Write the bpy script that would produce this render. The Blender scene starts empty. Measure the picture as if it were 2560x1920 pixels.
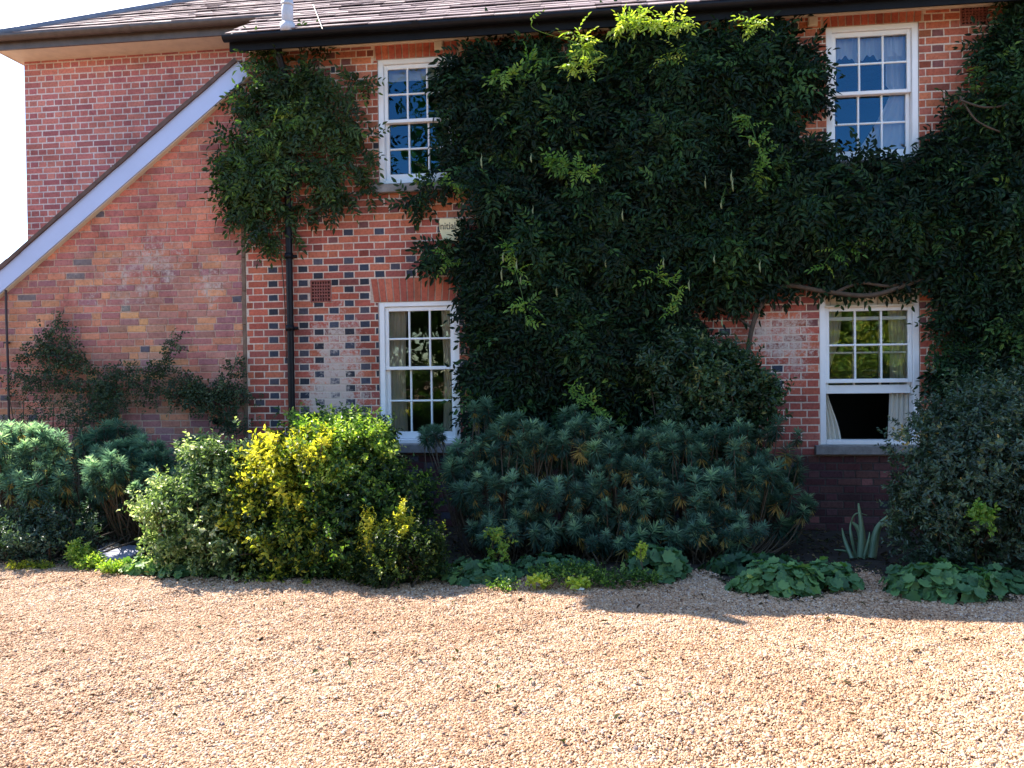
import bpy, math, random
import numpy as np
random.seed(7); rng = np.random.default_rng(11)
SC = bpy.context.scene; COL = SC.collection
# ---------------------------------------------------------------- camera
YAW, PITCH, ROLL = math.radians(7.4), math.radians(.75), .012
FPX = 2069.0
F = np.array([-math.sin(YAW)*math.cos(PITCH), math.cos(YAW)*math.cos(PITCH), -math.sin(PITCH)])
R0 = np.array([math.cos(YAW), math.sin(YAW), 0]); U0 = np.cross(R0, F)
RV = R0*math.cos(ROLL) - U0*math.sin(ROLL); UV = U0*math.cos(ROLL) + R0*math.sin(ROLL)
CP = np.array([0, 0, 1.6])
from mathutils import Matrix, Vector
cam = bpy.data.cameras.new('camera'); camo = bpy.data.objects.new('camera', cam); COL.objects.link(camo)
cam.sensor_width = 36; cam.lens = 36*FPX/2560; cam.clip_end = 2000; cam.clip_start = .05
m = Matrix.Identity(4)
for i in range(3):
    m[i][0] = RV[i]; m[i][1] = UV[i]; m[i][2] = -F[i]; m[i][3] = CP[i]
camo.matrix_world = m; SC.camera = camo
# ---------------------------------------------------------------- light
SUN = Vector((3.78, -2.58, -5.1)).normalized()          # direction the light travels
sun = bpy.data.lights.new('sun', 'SUN'); suno = bpy.data.objects.new('sun', sun); COL.objects.link(suno)
sun.energy = 5.0; sun.angle = math.radians(.5); sun.color = (1, .93, .82)
suno.rotation_euler = SUN.to_track_quat('-Z', 'Y').to_euler()
W = bpy.data.worlds.new('World'); SC.world = W; W.use_nodes = True
nt = W.node_tree; bg = nt.nodes['Background']
sky = nt.nodes.new('ShaderNodeTexSky'); sky.sky_type = 'NISHITA'; sky.sun_disc = False
sky.sun_elevation = math.asin(-SUN.z); sky.sun_rotation = math.atan2(-SUN.x, -SUN.y)
sky.dust_density = .25; sky.ozone_density = 3.0; sky.air_density = 1.0
nt.links.new(sky.outputs[0], bg.inputs[0]); bg.inputs[1].default_value = .15
SC.view_settings.view_transform = 'Standard'; SC.view_settings.look = 'None'
SC.view_settings.exposure = 1.62; SC.view_settings.gamma = 1
SC.cycles.max_bounces = 8; SC.cycles.transparent_max_bounces = 12

# ---------------------------------------------------------------- helpers
def ray(x, y): return F + RV*(x-1280)/FPX - UV*(y-960)/FPX
def at(x, y, Y):                                          # photo pixel -> point on the vertical plane y = Y
    d = ray(x, y); return CP + d*(Y/d[1])
def gnd(x, y):
    d = ray(x, y); return CP + d*(-1.6/d[2])
def tag(o, label=None, cat=None, group=None, kind=None):
    if label: o['label'] = label
    if cat: o['category'] = cat
    if group: o['group'] = group
    if kind: o['kind'] = kind
    return o
def empty(name, loc, label, cat, group=None):
    o = bpy.data.objects.new(name, None); COL.objects.link(o); o.location = loc
    return tag(o, label, cat, group)
def nz(v): return v/np.maximum(np.linalg.norm(v, axis=-1, keepdims=True), 1e-9)
_nd = nz(rng.normal(size=(14, 3)))*rng.uniform(.7, 2.2, (14, 1)); _np = rng.uniform(0, 6.28, 14)
def noise(P, s=1.0):                                      # cheap smooth noise about -1..1
    P = np.atleast_2d(P)*s
    q = P + .6*np.sin(P[:, [1, 2, 0]]*1.7+1.3)
    return np.sin(q@_nd.T*2.2+_np).sum(1)/5.0
def mesh(name, V, faces, mat, parent=None, attrs=None, smooth=False):
    """faces: list of int arrays shaped (n,k)"""
    V = np.asarray(V, np.float32)
    if parent is not None: V = V - np.asarray(parent.location, np.float32)
    me = bpy.data.meshes.new(name)
    me.vertices.add(len(V)); me.vertices.foreach_set('co', V.ravel())
    faces = [np.asarray(f, np.int32).reshape(-1, np.asarray(f).shape[-1]) for f in faces if len(f)]
    li = np.concatenate([f.ravel() for f in faces])
    tot = np.concatenate([np.full(len(f), f.shape[1], np.int32) for f in faces])
    st = np.concatenate([[0], np.cumsum(tot)[:-1]]).astype(np.int32)
    me.loops.add(len(li)); me.loops.foreach_set('vertex_index', li)
    me.polygons.add(len(tot)); me.polygons.foreach_set('loop_start', st); me.polygons.foreach_set('loop_total', tot)
    me.polygons.foreach_set('use_smooth', np.full(len(tot), bool(smooth)))
    for k, a in (attrs or {}).items():
        a = np.asarray(a, np.float32)
        if a.ndim == 1:
            at_ = me.attributes.new(k, 'FLOAT', 'POINT'); at_.data.foreach_set('value', a)
        else:
            if a.shape[1] == 3: a = np.concatenate([a, np.ones((len(a), 1), np.float32)], 1)
            at_ = me.attributes.new(k, 'FLOAT_COLOR', 'POINT'); at_.data.foreach_set('color', a.ravel())
    me.update(); me.validate()
    me.materials.append(mat)
    o = bpy.data.objects.new(name, me); COL.objects.link(o)
    if parent is not None: o.parent = parent
    return o
class MB:                                                  # collects simple solids into one mesh
    def __init__(s): s.V = []; s.F3 = []; s.F4 = []; s.n = 0; s.FN = []
    def add(s, V, F4=(), F3=()):
        V = np.asarray(V, float).reshape(-1, 3); s.V.append(V)
        if len(F4): s.F4.append(np.asarray(F4)+s.n)
        if len(F3): s.F3.append(np.asarray(F3)+s.n)
        s.n += len(V)
    def box(s, x0, x1, y0, y1, z0, z1, b=0.0):
        x0, x1 = min(x0, x1), max(x0, x1); y0, y1 = min(y0, y1), max(y0, y1); z0, z1 = min(z0, z1), max(z0, z1)
        if b <= 0:
            V = [(x, y, z) for z in (z0, z1) for y in (y0, y1) for x in (x0, x1)]
            s.add(V, [(0, 1, 5, 4), (1, 3, 7, 5), (3, 2, 6, 7), (2, 0, 4, 6), (4, 5, 7, 6), (0, 2, 3, 1)])
        else:                                              # front (-y) edges bevelled
            b = min(b, (x1-x0)*.4, (z1-z0)*.4, (y1-y0)*.8)
            V = [(x0, y1, z0), (x1, y1, z0), (x1, y1, z1), (x0, y1, z1),
                 (x0, y0+b, z0), (x1, y0+b, z0), (x1, y0+b, z1), (x0, y0+b, z1),
                 (x0+b, y0, z0+b), (x1-b, y0, z0+b), (x1-b, y0, z1-b), (x0+b, y0, z1-b)]
            s.add(V, [(0, 3, 2, 1), (0, 1, 5, 4), (1, 2, 6, 5), (2, 3, 7, 6), (3, 0, 4, 7),
                      (4, 5, 9, 8), (5, 6, 10, 9), (6, 7, 11, 10), (7, 4, 8, 11), (8, 9, 10, 11)])
    def tube(s, pts, r, n=8, cap=True):
        pts = np.asarray(pts, float); k = len(pts); r = np.broadcast_to(np.asarray(r, float), (k,))
        T = nz(np.gradient(pts, axis=0)); ref = np.array([0, 0, 1.]) if abs(T[:, 2]).mean() < .8 else np.array([1., 0, 0])
        A = nz(np.cross(T, ref)); B = np.cross(T, A); th = np.arange(n)*2*math.pi/n
        V = pts[:, None]+(A[:, None]*np.cos(th)[None, :, None]+B[:, None]*np.sin(th)[None, :, None])*r[:, None, None]
        i = np.arange(k-1)[:, None]*n; j = np.arange(n)[None]
        Fq = np.stack([i+j, i+(j+1) % n, i+n+(j+1) % n, i+n+j], -1).reshape(-1, 4)
        V = V.reshape(-1, 3)
        if cap:
            F3 = [(k*n, (q+1) % n, q) for q in range(n)]+[(k*n+1, (k-1)*n+q, (k-1)*n+(q+1) % n) for q in range(n)]
            s.add(np.concatenate([V, pts[:1], pts[-1:]]), Fq, F3)
        else: s.add(V, Fq)
    def poly(s, pts2, y0, y1, b=0.0):                      # polygon in x,z extruded along y, convex
        p = np.asarray(pts2, float); n = len(p); c = p.mean(0)
        q = c+(p-c)*(1-b)
        V = [(x, y1, z) for x, z in p]+[(x, y0, z) for x, z in q]+[(c[0], y0, c[1]), (c[0], y1, c[1])]
        s.add(V, [(i, (i+1) % n, n+(i+1) % n, n+i) for i in range(n)],
              [(n+i, n+(i+1) % n, 2*n) for i in range(n)]+[((i+1) % n, i, 2*n+1) for i in range(n)])
    def build(s, name, mat, parent=None, smooth=False, attrs=None):
        fs = []
        if s.F4: fs.append(np.concatenate(s.F4))
        if s.F3: fs.append(np.concatenate(s.F3))
        return mesh(name, np.concatenate(s.V), fs, mat, parent, attrs, smooth)

# ---------------------------------------------------------------- materials
def newmat(name):
    M = bpy.data.materials.new(name); M.use_nodes = True; t = M.node_tree
    return M, t, t.nodes['Principled BSDF'], t.nodes.new, t.links.new
def ramp(N, stops):
    r = N('ShaderNodeValToRGB'); e = r.color_ramp.elements
    while len(e) < len(stops): e.new(.5)
    for q, (p, c) in zip(e, stops): q.position = p; q.color = (*c, 1)
    return r
def nnoise(t, N, L, scale, detail=4, co=None, rough=.55):
    n = N('ShaderNodeTexNoise'); n.inputs['Scale'].default_value = scale; n.inputs['Detail'].default_value = detail
    n.inputs['Roughness'].default_value = rough
    if co is not None: L(co, n.inputs['Vector'])
    return n
def plain(name, col, rough=.5, var=.25, scale=12, bump=.0, metal=0, spec=.5, dirt=None):
    M, t, b, N, L = newmat(name)
    tc = N('ShaderNodeTexCoord'); n = nnoise(t, N, L, scale, 6, tc.outputs['Object'])
    d = dirt or tuple(c*(1-var) for c in col)
    r = ramp(N, [(.3, d), (.62, col)]); L(n.outputs[0], r.inputs[0]); L(r.outputs[0], b.inputs['Base Color'])
    b.inputs['Roughness'].default_value = rough; b.inputs['Metallic'].default_value = metal
    b.inputs['Specular IOR Level'].default_value = spec
    if bump:
        n2 = nnoise(t, N, L, scale*6, 6, tc.outputs['Object'])
        bp = N('ShaderNodeBump'); bp.inputs['Strength'].default_value = bump; bp.inputs['Distance'].default_value = .01
        L(n2.outputs[0], bp.inputs['Height']); L(bp.outputs[0], b.inputs['Normal'])
    return M
def leafmat(name, stops, trans=.3, rough=.5, spec=.3, back=None, tmul=(1.5, 1.7, .5)):
    M, t, b, N, L = newmat(name)
    a = N('ShaderNodeAttribute'); a.attribute_name = 'rnd'
    r = ramp(N, stops); L(a.outputs['Fac'], r.inputs[0]); L(r.outputs[0], b.inputs['Base Color'])
    b.inputs['Roughness'].default_value = rough; b.inputs['Specular IOR Level'].default_value = spec
    tr = N('ShaderNodeBsdfTranslucent')
    mx = N('ShaderNodeMix'); mx.data_type = 'RGBA'; mx.blend_type = 'MULTIPLY'; mx.inputs[0].default_value = 1
    L(r.outputs[0], mx.inputs[6]); mx.inputs[7].default_value = (*tmul, 1); L(mx.outputs[2], tr.inputs[0])
    ms = N('ShaderNodeMixShader'); ms.inputs[0].default_value = trans
    L(b.outputs[0], ms.inputs[1]); L(tr.outputs[0], ms.inputs[2]); L(ms.outputs[0], t.nodes['Material Output'].inputs[0])
    return M
def brickmat(name, washcol=(.56, .47, .41), rough=.85):
    M, t, b, N, L = newmat(name)
    tc = N('ShaderNodeTexCoord'); a = N('ShaderNodeAttribute'); a.attribute_name = 'col'
    wv = N('ShaderNodeAttribute'); wv.attribute_name = 'wash'
    n1 = nnoise(t, N, L, 38, 6, tc.outputs['Object'], .7); r1 = ramp(N, [(.28, (.55, .52, .52)), (.5, (1, 1, 1)), (.75, (1.25, 1.22, 1.15))])
    L(n1.outputs[0], r1.inputs[0])
    n0 = nnoise(t, N, L, 1.7, 5, tc.outputs['Object'], .65); r0 = ramp(N, [(.3, (.66, .62, .62)), (.5, (.98, .97, .98)), (.7, (1.12, 1.15, 1.18))]); L(n0.outputs[0], r0.inputs[0])
    m0 = N('ShaderNodeMix'); m0.data_type = 'RGBA'; m0.blend_type = 'MULTIPLY'; m0.inputs[0].default_value = 1; L(a.outputs['Color'], m0.inputs[6]); L(r0.outputs[0], m0.inputs[7])
    mx = N('ShaderNodeMix'); mx.data_type = 'RGBA'; mx.blend_type = 'MULTIPLY'; mx.inputs[0].default_value = .85
    L(m0.outputs[2], mx.inputs[6]); L(r1.outputs[0], mx.inputs[7])
    # limewash / lime bloom left in flaking patches
    n2 = nnoise(t, N, L, 6, 8, tc.outputs['Object'], .72)
    n3 = nnoise(t, N, L, 30, 5, tc.outputs['Object'], .75)
    s1 = N('ShaderNodeMath'); s1.operation = 'ADD'; L(n2.outputs[0], s1.inputs[0]); L(n3.outputs[0], s1.inputs[1])
    s2 = N('ShaderNodeMath'); s2.operation = 'MULTIPLY_ADD'; s2.inputs[1].default_value = .5; L(s1.outputs[0], s2.inputs[0]); L(wv.outputs['Fac'], s2.inputs[2])
    r2 = ramp(N, [(.88, (0, 0, 0)), (1.02, (.85, .85, .85))]); L(s2.outputs[0], r2.inputs[0])
    m2 = N('ShaderNodeMix'); m2.data_type = 'RGBA'; L(r2.outputs[0], m2.inputs[0]); L(mx.outputs[2], m2.inputs[6]); m2.inputs[7].default_value = (*washcol, 1)
    L(m2.outputs[2], b.inputs['Base Color']); b.inputs['Roughness'].default_value = rough; b.inputs['Specular IOR Level'].default_value = .25
    bp = N('ShaderNodeBump'); bp.inputs['Strength'].default_value = .6; bp.inputs['Distance'].default_value = .006
    L(n1.outputs[0], bp.inputs['Height']); L(bp.outputs[0], b.inputs['Normal'])
    return M
M_brick = brickmat('brick'); M_mortar = brickmat('mortar', (.52, .43, .37))
M_white = plain('white_paint', (.84, .85, .86), .4, .07, 5, .08)
M_cream = plain('cream_paint', (.74, .66, .52), .6, .15, 8, .1)
M_barge = plain('barge_paint', (.46, .54, .78), .45, .06, 3, .05)
M_black = plain('black_paint', (.008, .009, .013), .45, .4, 14, .1, 0, .2)
M_brown = plain('brown_gutter', (.10, .075, .065), .45, .35, 10, .1)
M_lead = plain('lead', (.13, .15, .21), .5, .3, 9, .15)
M_stone = plain('stone_sill', (.24, .23, .22), .85, .4, 14, .4)
M_vent = plain('terracotta', (.27, .085, .065), .85, .3, 20, .3)
M_dark = plain('dark_void', (.006, .006, .007), .9)
M_flue = plain('flue_metal', (.50, .50, .55), .5, .2, 10, .1)
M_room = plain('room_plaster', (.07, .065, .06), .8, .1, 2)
M_roomw = plain('room_trim', (.45, .38, .38), .7, .1, 2)
M_soil = plain('soil', (.035, .026, .018), .95, .5, 9, .6)
M_bark = plain('bark', (.13, .09, .06), .9, .5, 25, .5)
M_twig = plain('twig', (.085, .06, .04), .85, .4, 25, .3)
M_estem = plain('spurge_stem', (.08, .055, .03), .8, .35, 25, .2)
M_slab = plain('grey_slab', (.27, .28, .36), .5, .2, 8, .1)
M_sign = plain('alarm_plastic', (.74, .66, .38), .45, .15, 14)
M_ink = plain('ink', (.02, .02, .02), .6)
M_flint = plain('flint', (.62, .62, .64), .5, .6, 16, .3)
def curtainmat(name, col, alpha):
    M, t, b, N, L = newmat(name)
    b.inputs['Base Color'].default_value = (*col, 1); b.inputs['Roughness'].default_value = .9
    tr = N('ShaderNodeBsdfTransparent'); tl = N('ShaderNodeBsdfTranslucent'); tl.inputs[0].default_value = (*col, 1)
    m1 = N('ShaderNodeMixShader'); m1.inputs[0].default_value = .35; L(b.outputs[0], m1.inputs[1]); L(tl.outputs[0], m1.inputs[2])
    m2 = N('ShaderNodeMixShader'); m2.inputs[0].default_value = alpha; L(tr.outputs[0], m2.inputs[1]); L(m1.outputs[0], m2.inputs[2])
    L(m2.outputs[0], t.nodes['Material Output'].inputs[0]); return M
M_net = curtainmat('net_curtain', (.92, .90, .90), .85)
M_cloth = curtainmat('cream_curtain', (.85, .80, .68), .97)
def glassmat(tint):
    M, t, b, N, L = newmat('window_glass')
    g = N('ShaderNodeBsdfGlossy'); g.inputs['Roughness'].default_value = .0; g.inputs['Color'].default_value = (*tint, 1); tr = N('ShaderNodeBsdfTransparent')
    fr = N('ShaderNodeFresnel'); fr.inputs[0].default_value = 1.88
    tc = N('ShaderNodeTexCoord'); n = nnoise(t, N, L, 2.2, 2, tc.outputs['Object'])
    bp = N('ShaderNodeBump'); bp.inputs['Strength'].default_value = .12; bp.inputs['Distance'].default_value = .02
    L(n.outputs[0], bp.inputs['Height']); L(bp.outputs[0], g.inputs['Normal'])
    ms = N('ShaderNodeMixShader'); L(fr.outputs[0], ms.inputs[0]); L(tr.outputs[0], ms.inputs[1]); L(g.outputs[0], ms.inputs[2])
    L(ms.outputs[0], t.nodes['Material Output'].inputs[0]); return M
M_glass = {'U': glassmat((.17, .54, .95)), 'L': glassmat((.85, .95, .80))}  # upper panes: blue of the sky reflection is put into the gloss tint
def slatemat():
    M, t, b, N, L = newmat('roof_slate')
    tc = N('ShaderNodeTexCoord'); a = N('ShaderNodeAttribute'); a.attribute_name = 'rnd'
    n = nnoise(t, N, L, 7, 7, tc.outputs['Object'], .7)
    s = N('ShaderNodeMath'); s.operation = 'MULTIPLY_ADD'; s.inputs[1].default_value = .6; L(n.outputs[0], s.inputs[0]); L(a.outputs['Fac'], s.inputs[2])
    r = ramp(N, [(.2, (.19, .135, .14)), (.5, (.31, .225, .22)), (.8, (.39, .29, .27)), (1.0, (.44, .35, .31))]); L(s.outputs[0], r.inputs[0])
    L(r.outputs[0], b.inputs['Base Color']); b.inputs['Roughness'].default_value = .85; b.inputs['Specular IOR Level'].default_value = .15
    bp = N('ShaderNodeBump'); bp.inputs['Strength'].default_value = .3; bp.inputs['Distance'].default_value = .01
    L(n.outputs[0], bp.inputs['Height']); L(bp.outputs[0], b.inputs['Normal']); return M
M_slate = slatemat()
def gravelmat(ground):
    M, t, b, N, L = newmat('gravel_bed' if ground else 'gravel_stone')
    tc = N('ShaderNodeTexCoord')
    cols = [(0, (.12, .06, .03)), (.15, (.29, .15, .075)), (.4, (.49, .295, .165)), (.68, (.60, .40, .255)), (.86, (.68, .54, .41)), (.94, (.42, .35, .33)), (1, (.15, .11, .11))]
    r = ramp(N, cols)
    if ground:
        v = N('ShaderNodeTexVoronoi'); v.inputs['Scale'].default_value = 75; L(tc.outputs['Object'], v.inputs['Vector'])
        sp = N('ShaderNodeSeparateColor'); L(v.outputs['Color'], sp.inputs[0]); L(sp.outputs[0], r.inputs[0])
        bp = N('ShaderNodeBump'); bp.invert = True; bp.inputs['Strength'].default_value = 1; bp.inputs['Distance'].default_value = .012
        L(v.outputs['Distance'], bp.inputs['Height']); L(bp.outputs[0], b.inputs['Normal'])
    else:
        a = N('ShaderNodeAttribute'); a.attribute_name = 'rnd'; L(a.outputs['Fac'], r.inputs[0])
    n = nnoise(t, N, L, .9, 4, tc.outputs['Object']); r2 = ramp(N, [(.3, (.82, .72, .64)), (.62, (1, 1, 1))]); L(n.outputs[0], r2.inputs[0])
    mx = N('ShaderNodeMix'); mx.data_type = 'RGBA'; mx.blend_type = 'MULTIPLY'; mx.inputs[0].default_value = 1
    if ground: r2.color_ramp.elements[0].color = (.46, .36, .28, 1); r2.color_ramp.elements[1].color = (.62, .50, .41, 1)  # ground darker than the stones: shadow in the gaps put into its colour
    L(r.outputs[0], mx.inputs[6]); L(r2.outputs[0], mx.inputs[7]); L(mx.outputs[2], b.inputs['Base Color'])
    b.inputs['Roughness'].default_value = .75; return M

# ---------------------------------------------------------------- ground
def sheet(name, poly, z, mat):
    p = np.asarray(poly, float); V = np.c_[p, np.full(len(p), z)]
    return mesh(name, V, [[list(range(len(p)))]], mat)
tag(sheet('gravel_drive', [(-150, -150), (150, -150), (150, 150), (-150, 150)], 0, gravelmat(True)), kind='structure')
bedpx = [(-500, 1410), (0, 1408), (200, 1420), (300, 1440), (480, 1450), (700, 1455), (950, 1458), (1050, 1452), (1300, 1450), (1480, 1446), (1600, 1468), (1690, 1452), (1730, 1425),
         (1790, 1445), (1850, 1492), (2000, 1505), (2120, 1482), (2160, 1432), (2230, 1455), (2300, 1500), (2420, 1506), (2560, 1498), (3000, 1500)]
bedline = np.array([gnd(*q)[:2] for q in bedpx])
def bedy(x): return np.interp(x, bedline[:, 0], bedline[:, 1])
xs = np.linspace(-9, 8, 300); ed = bedy(xs)+.05*noise(np.c_[xs, xs*0, xs*0], 5)
V = np.concatenate([np.c_[xs, ed, np.full(300, .004)], np.c_[xs, np.full(300, 8.7), np.full(300, .004)]])
i = np.arange(299)
tag(mesh('soil_bed', V, [np.stack([i, i+1, i+301, i+300], 1)], M_soil), kind='structure')
# gravel stones: real little stones over the part of the drive one can see
def stones():
    n = 640000
    d = np.sqrt(rng.uniform(3.0**2, 7.4**2, n)); u = rng.uniform(-.72, .70, n)
    P = np.stack([d*(-math.sin(YAW)+u*math.cos(YAW)), d*(math.cos(YAW)+u*math.sin(YAW))], 1)
    e = bedy(P[:, 0])+.09*noise(np.c_[P, P[:, :1]*0], 4)+rng.normal(0, .05, n)+np.abs(rng.normal(0, .12, n))*(rng.random(n) < .25)
    P = P[P[:, 1] < e]; n = len(P)
    k = 5; th = np.arange(k)*math.pi*2/k
    T = np.concatenate([np.c_[np.cos(th), np.sin(th), th*0-.35], np.c_[.72*np.cos(th+.3), .72*np.sin(th+.3), th*0+.55], [[0, 0, .85]]])
    sz = rng.lognormal(math.log(.0049), .36, n); sz = np.minimum(sz, .014)
    S = np.stack([sz*rng.uniform(.9, 1.5, n), sz*rng.uniform(.7, 1.0, n), sz*rng.uniform(.55, .95, n)], 1)
    V = T[None]*(1+rng.normal(0, .13, (n, 11, 3)))*S[:, None]
    tx = rng.normal(0, .35, n); c, s = np.cos(tx)[:, None], np.sin(tx)[:, None]
    V[..., 1], V[..., 2] = V[..., 1]*c-V[..., 2]*s, V[..., 1]*s+V[..., 2]*c
    a = rng.uniform(0, 6.28, n); c, s = np.cos(a)[:, None], np.sin(a)[:, None]
    V[..., 0], V[..., 1] = V[..., 0]*c-V[..., 1]*s, V[..., 0]*s+V[..., 1]*c
    bumpz = .010*noise(np.c_[P, P[:, :1]*0], 1.3)+.007*noise(np.c_[P, P[:, :1]*0], 4.0)+.006*noise(np.c_[P, P[:, :1]*0], 12)
    V[..., 0] += P[:, 0:1]; V[..., 1] += P[:, 1:2]; V[..., 2] += (np.maximum(bumpz, -.007)+rng.uniform(.002, .010, n))[:, None]
    o = (np.arange(n)*11)[:, None]
    q = np.array([(j, (j+1) % k, k+(j+1) % k, k+j) for j in range(k)]); t3 = np.array([(k+j, k+(j+1) % k, 10) for j in range(k)])
    F4 = (o[:, :, None]+q[None]).reshape(-1, 4); F3 = (o[:, :, None]+t3[None]).reshape(-1, 3)
    wear = noise(np.c_[P, P[:, :1]*0], 1.1); rv = np.repeat(np.clip(rng.beta(2.2, 2.0, n)-.09*np.clip(wear, 0, 1.2)+(rng.random(n) < .03)*.5, 0, 1), 11)
    tag(mesh('gravel', V.reshape(-1, 3), [F4, F3], gravelmat(False), attrs={'rnd': rv}, smooth=True),
        'loose pale tan pea gravel covering the drive', 'gravel', kind='stuff')
stones()

# ---------------------------------------------------------------- the house
WY = 8.5; WINGY = 9.4
house = empty('brick_house', (0, WY, 0), 'old red brick house with slate roof, white sash windows and a sloping lean-to', 'house')
def X(px, py, Y=WY): return at(px, py, Y)[0]
def Z(px, py, Y=WY): return at(px, py, Y)[2]
WIN = dict(UL=(-2.49, -1.66, 3.60, 4.91), UR=(2.045, 2.905, 3.63, 4.955), LL=(-2.515, -1.655, .87, 2.365), LR=(1.965, 2.90, .855, 2.385))
VENTS = [(X(776, 700), X(828, 700), Z(800, 756), Z(800, 700)), (X(782, 172), X(826, 172), Z(800, 224), Z(800, 172)), (X(2400, 18), X(2470, 18), Z(2430, 64), Z(2430, 14))]
def sub(rects, o):
    out = []
    for (a, b, c, d) in rects:
        e, f, g, h = o
        if e >= b or f <= a or g >= d or h <= c: out.append((a, b, c, d)); continue
        if a < e: out.append((a, e, c, d))
        if f < b: out.append((f, b, c, d))
        a2, b2 = max(a, e), min(b, f)
        if c < g: out.append((a2, b2, c, g))
        if h < d: out.append((a2, b2, h, d))
    return out
def clip_slope(q, k, c):                                   # keep z <= k*x + c
    out = []
    for i in range(len(q)):
        p0, p1 = q[i], q[(i+1) % len(q)]
        s0 = k*p0[0]+c-p0[1]; s1 = k*p1[0]+c-p1[1]
        if s0 >= 0: out.append(p0)
        if s0*s1 < 0:
            t = s0/(s0-s1); out.append((p0[0]+t*(p1[0]-p0[0]), p0[1]+t*(p1[1]-p0[1])))
    return out
def brick_wall(name, x0, x1, z0, z1, y, bond, colf, washf, mortcol, openings=(), slope=None, gap=.010, proud=.006, jit=.0012, pj=.0015, label=None, parts=('brickwork', 'mortar')):
    H = .075; rows = int((z1-z0)/H)+1; V = []; F4 = []; C = []; Wv = []; n = 0; FN = {}
    L_, Hd = .2255, .1125
    for r in range(rows):
        za = z0+r*H; zb = min(za+H, z1)
        if bond == 'flemish':
            seq = [(L_, 's'), (Hd, 'h')]; off = (r % 2)*(L_+Hd)/2+(x0+.2255+.056-X(758, 720))%.338
        elif bond == 'english':
            seq = [(L_, 's')] if r % 2 else [(Hd, 'h')]; off = 0 if r % 2 else .056
        else:
            seq = [(L_, 's')]*random.choice([2, 3, 4])+[(Hd, 'h')]*random.choice([1, 1, 2]); off = random.uniform(0, .3)
        x = x0-off; k = 0
        while x < x1:
            w, t = seq[k % len(seq)]; k += 1
            xa, xb = max(x, x0), min(x+w, x1); x += w
            if xb-xa < .03: continue
            rs = [(xa+gap/2, xb-gap/2, za+gap/2, zb-gap/2)]
            for o in openings: rs = sub(rs, (o[0]-.004, o[1]+.004, o[2]-.004, o[3]+.004))
            col = colf((xa+xb)/2, (za+zb)/2, t, r)
            for (a, b, c, d) in rs:
                if b-a < .015 or d-c < .012: continue
                q = [(a, c), (b, c), (b, d), (a, d)]
                if slope:
                    q = clip_slope(q, *slope)
                    if len(q) < 3: continue
                pr = y-proud-random.uniform(-pj, pj)
                q = [(u+random.uniform(-jit, jit), v+random.uniform(-jit, jit)) for u, v in q]
                cx = sum(u for u, v in q)/len(q); cz = sum(v for u, v in q)/len(q); m_ = len(q); be = .0035
                for u, v in q: V.append((u, y+.02, v))
                for u, v in q: V.append((u, pr+be, v))
                for u, v in q: V.append((u+math.copysign(be, cx-u), pr, v+math.copysign(be, cz-v)))
                for j in range(m_):
                    F4.append((n+j, n+(j+1) % m_, n+m_+(j+1) % m_, n+m_+j)); F4.append((n+m_+j, n+m_+(j+1) % m_, n+2*m_+(j+1) % m_, n+2*m_+j))
                FN.setdefault(m_, []).append([n+2*m_+j for j in range(m_)])
                C += [col]*(3*m_); gz = .11 if col[2] > col[0] else 0; Wv += [washf(u, v)-gz for u, v in q]*3; n += 3*m_
    fs = [np.array(F4)]+[np.array(v) for v in FN.values()]
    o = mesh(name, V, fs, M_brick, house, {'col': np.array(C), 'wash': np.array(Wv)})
    if label: o['label'] = label
    # mortar bed behind the brick faces
    xs = sorted(set([x0, x1]+[v for o_ in openings for v in o_[:2] if x0 < v < x1]+list(np.arange(x0, x1, .12))))
    zs = sorted(set([z0, z1]+[v for o_ in openings for v in o_[2:] if z0 < v < z1]+list(np.arange(z0, z1, .12))))
    V = []; F = {}; n = 0; Wm = []
    for i in range(len(xs)-1):
        for j in range(len(zs)-1):
            a, b, c, d = xs[i], xs[i+1], zs[j], zs[j+1]; mx_, mz = (a+b)/2, (c+d)/2
            if any(o_[0] < mx_ < o_[1] and o_[2] < mz < o_[3] for o_ in openings): continue
            q = [(a, c), (b, c), (b, d), (a, d)]
            if slope:
                q = clip_slope(q, *slope)
                if len(q) < 3: continue
            V += [(u, y, v) for u, v in q]; Wm += [washf(u, v) for u, v in q]
            F.setdefault(len(q), []).append(list(range(n, n+len(q)))); n += len(q)
    mo = mesh('mortar', V, list(F.values()), M_mortar, house, {'col': np.array([mortcol if (v[2] > .72 or y > WY) else (.06, .05, .048) for v in V]), 'wash': np.array(Wm)})  # low mortar darkened along with the painted shade at the wall foot
    mo.parent = o; mo.matrix_parent_inverse = Matrix.Identity(4)
    return o
def pick(cols): c = random.choice(cols); f = random.uniform(.85, 1.15); return (c[0]*f, c[1]*f, c[2]*f)
RED = [(0.451, 0.116, 0.071), (0.403, 0.104, 0.071), (0.500, 0.152, 0.086), (0.342, 0.098, 0.078), (0.464, 0.140, 0.092), (0.366, 0.091, 0.063)]
GLAZ = [(.045, .052, .075), (.06, .065, .09), (.035, .038, .05), (.085, .08, .10)]
def patch(x, z, cx, cz, rx, rz): return math.exp(-(((x-cx)/rx)**2+((z-cz)/rz)**2))
def wash_main(x, z):
    w = .45*patch(x, z, -3.05, 1.2, .60, .62)+.30*patch(x, z, -2.95, 2.05, .45, .5)+.12*patch(x, z, -3.2, 2.7, .6, .5)
    w += .30*patch(x, z, 1.35, 2.0, .70, .34)+.27*patch(x, z, 1.75, 1.55, .4, .6)+.09
    return w
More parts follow.
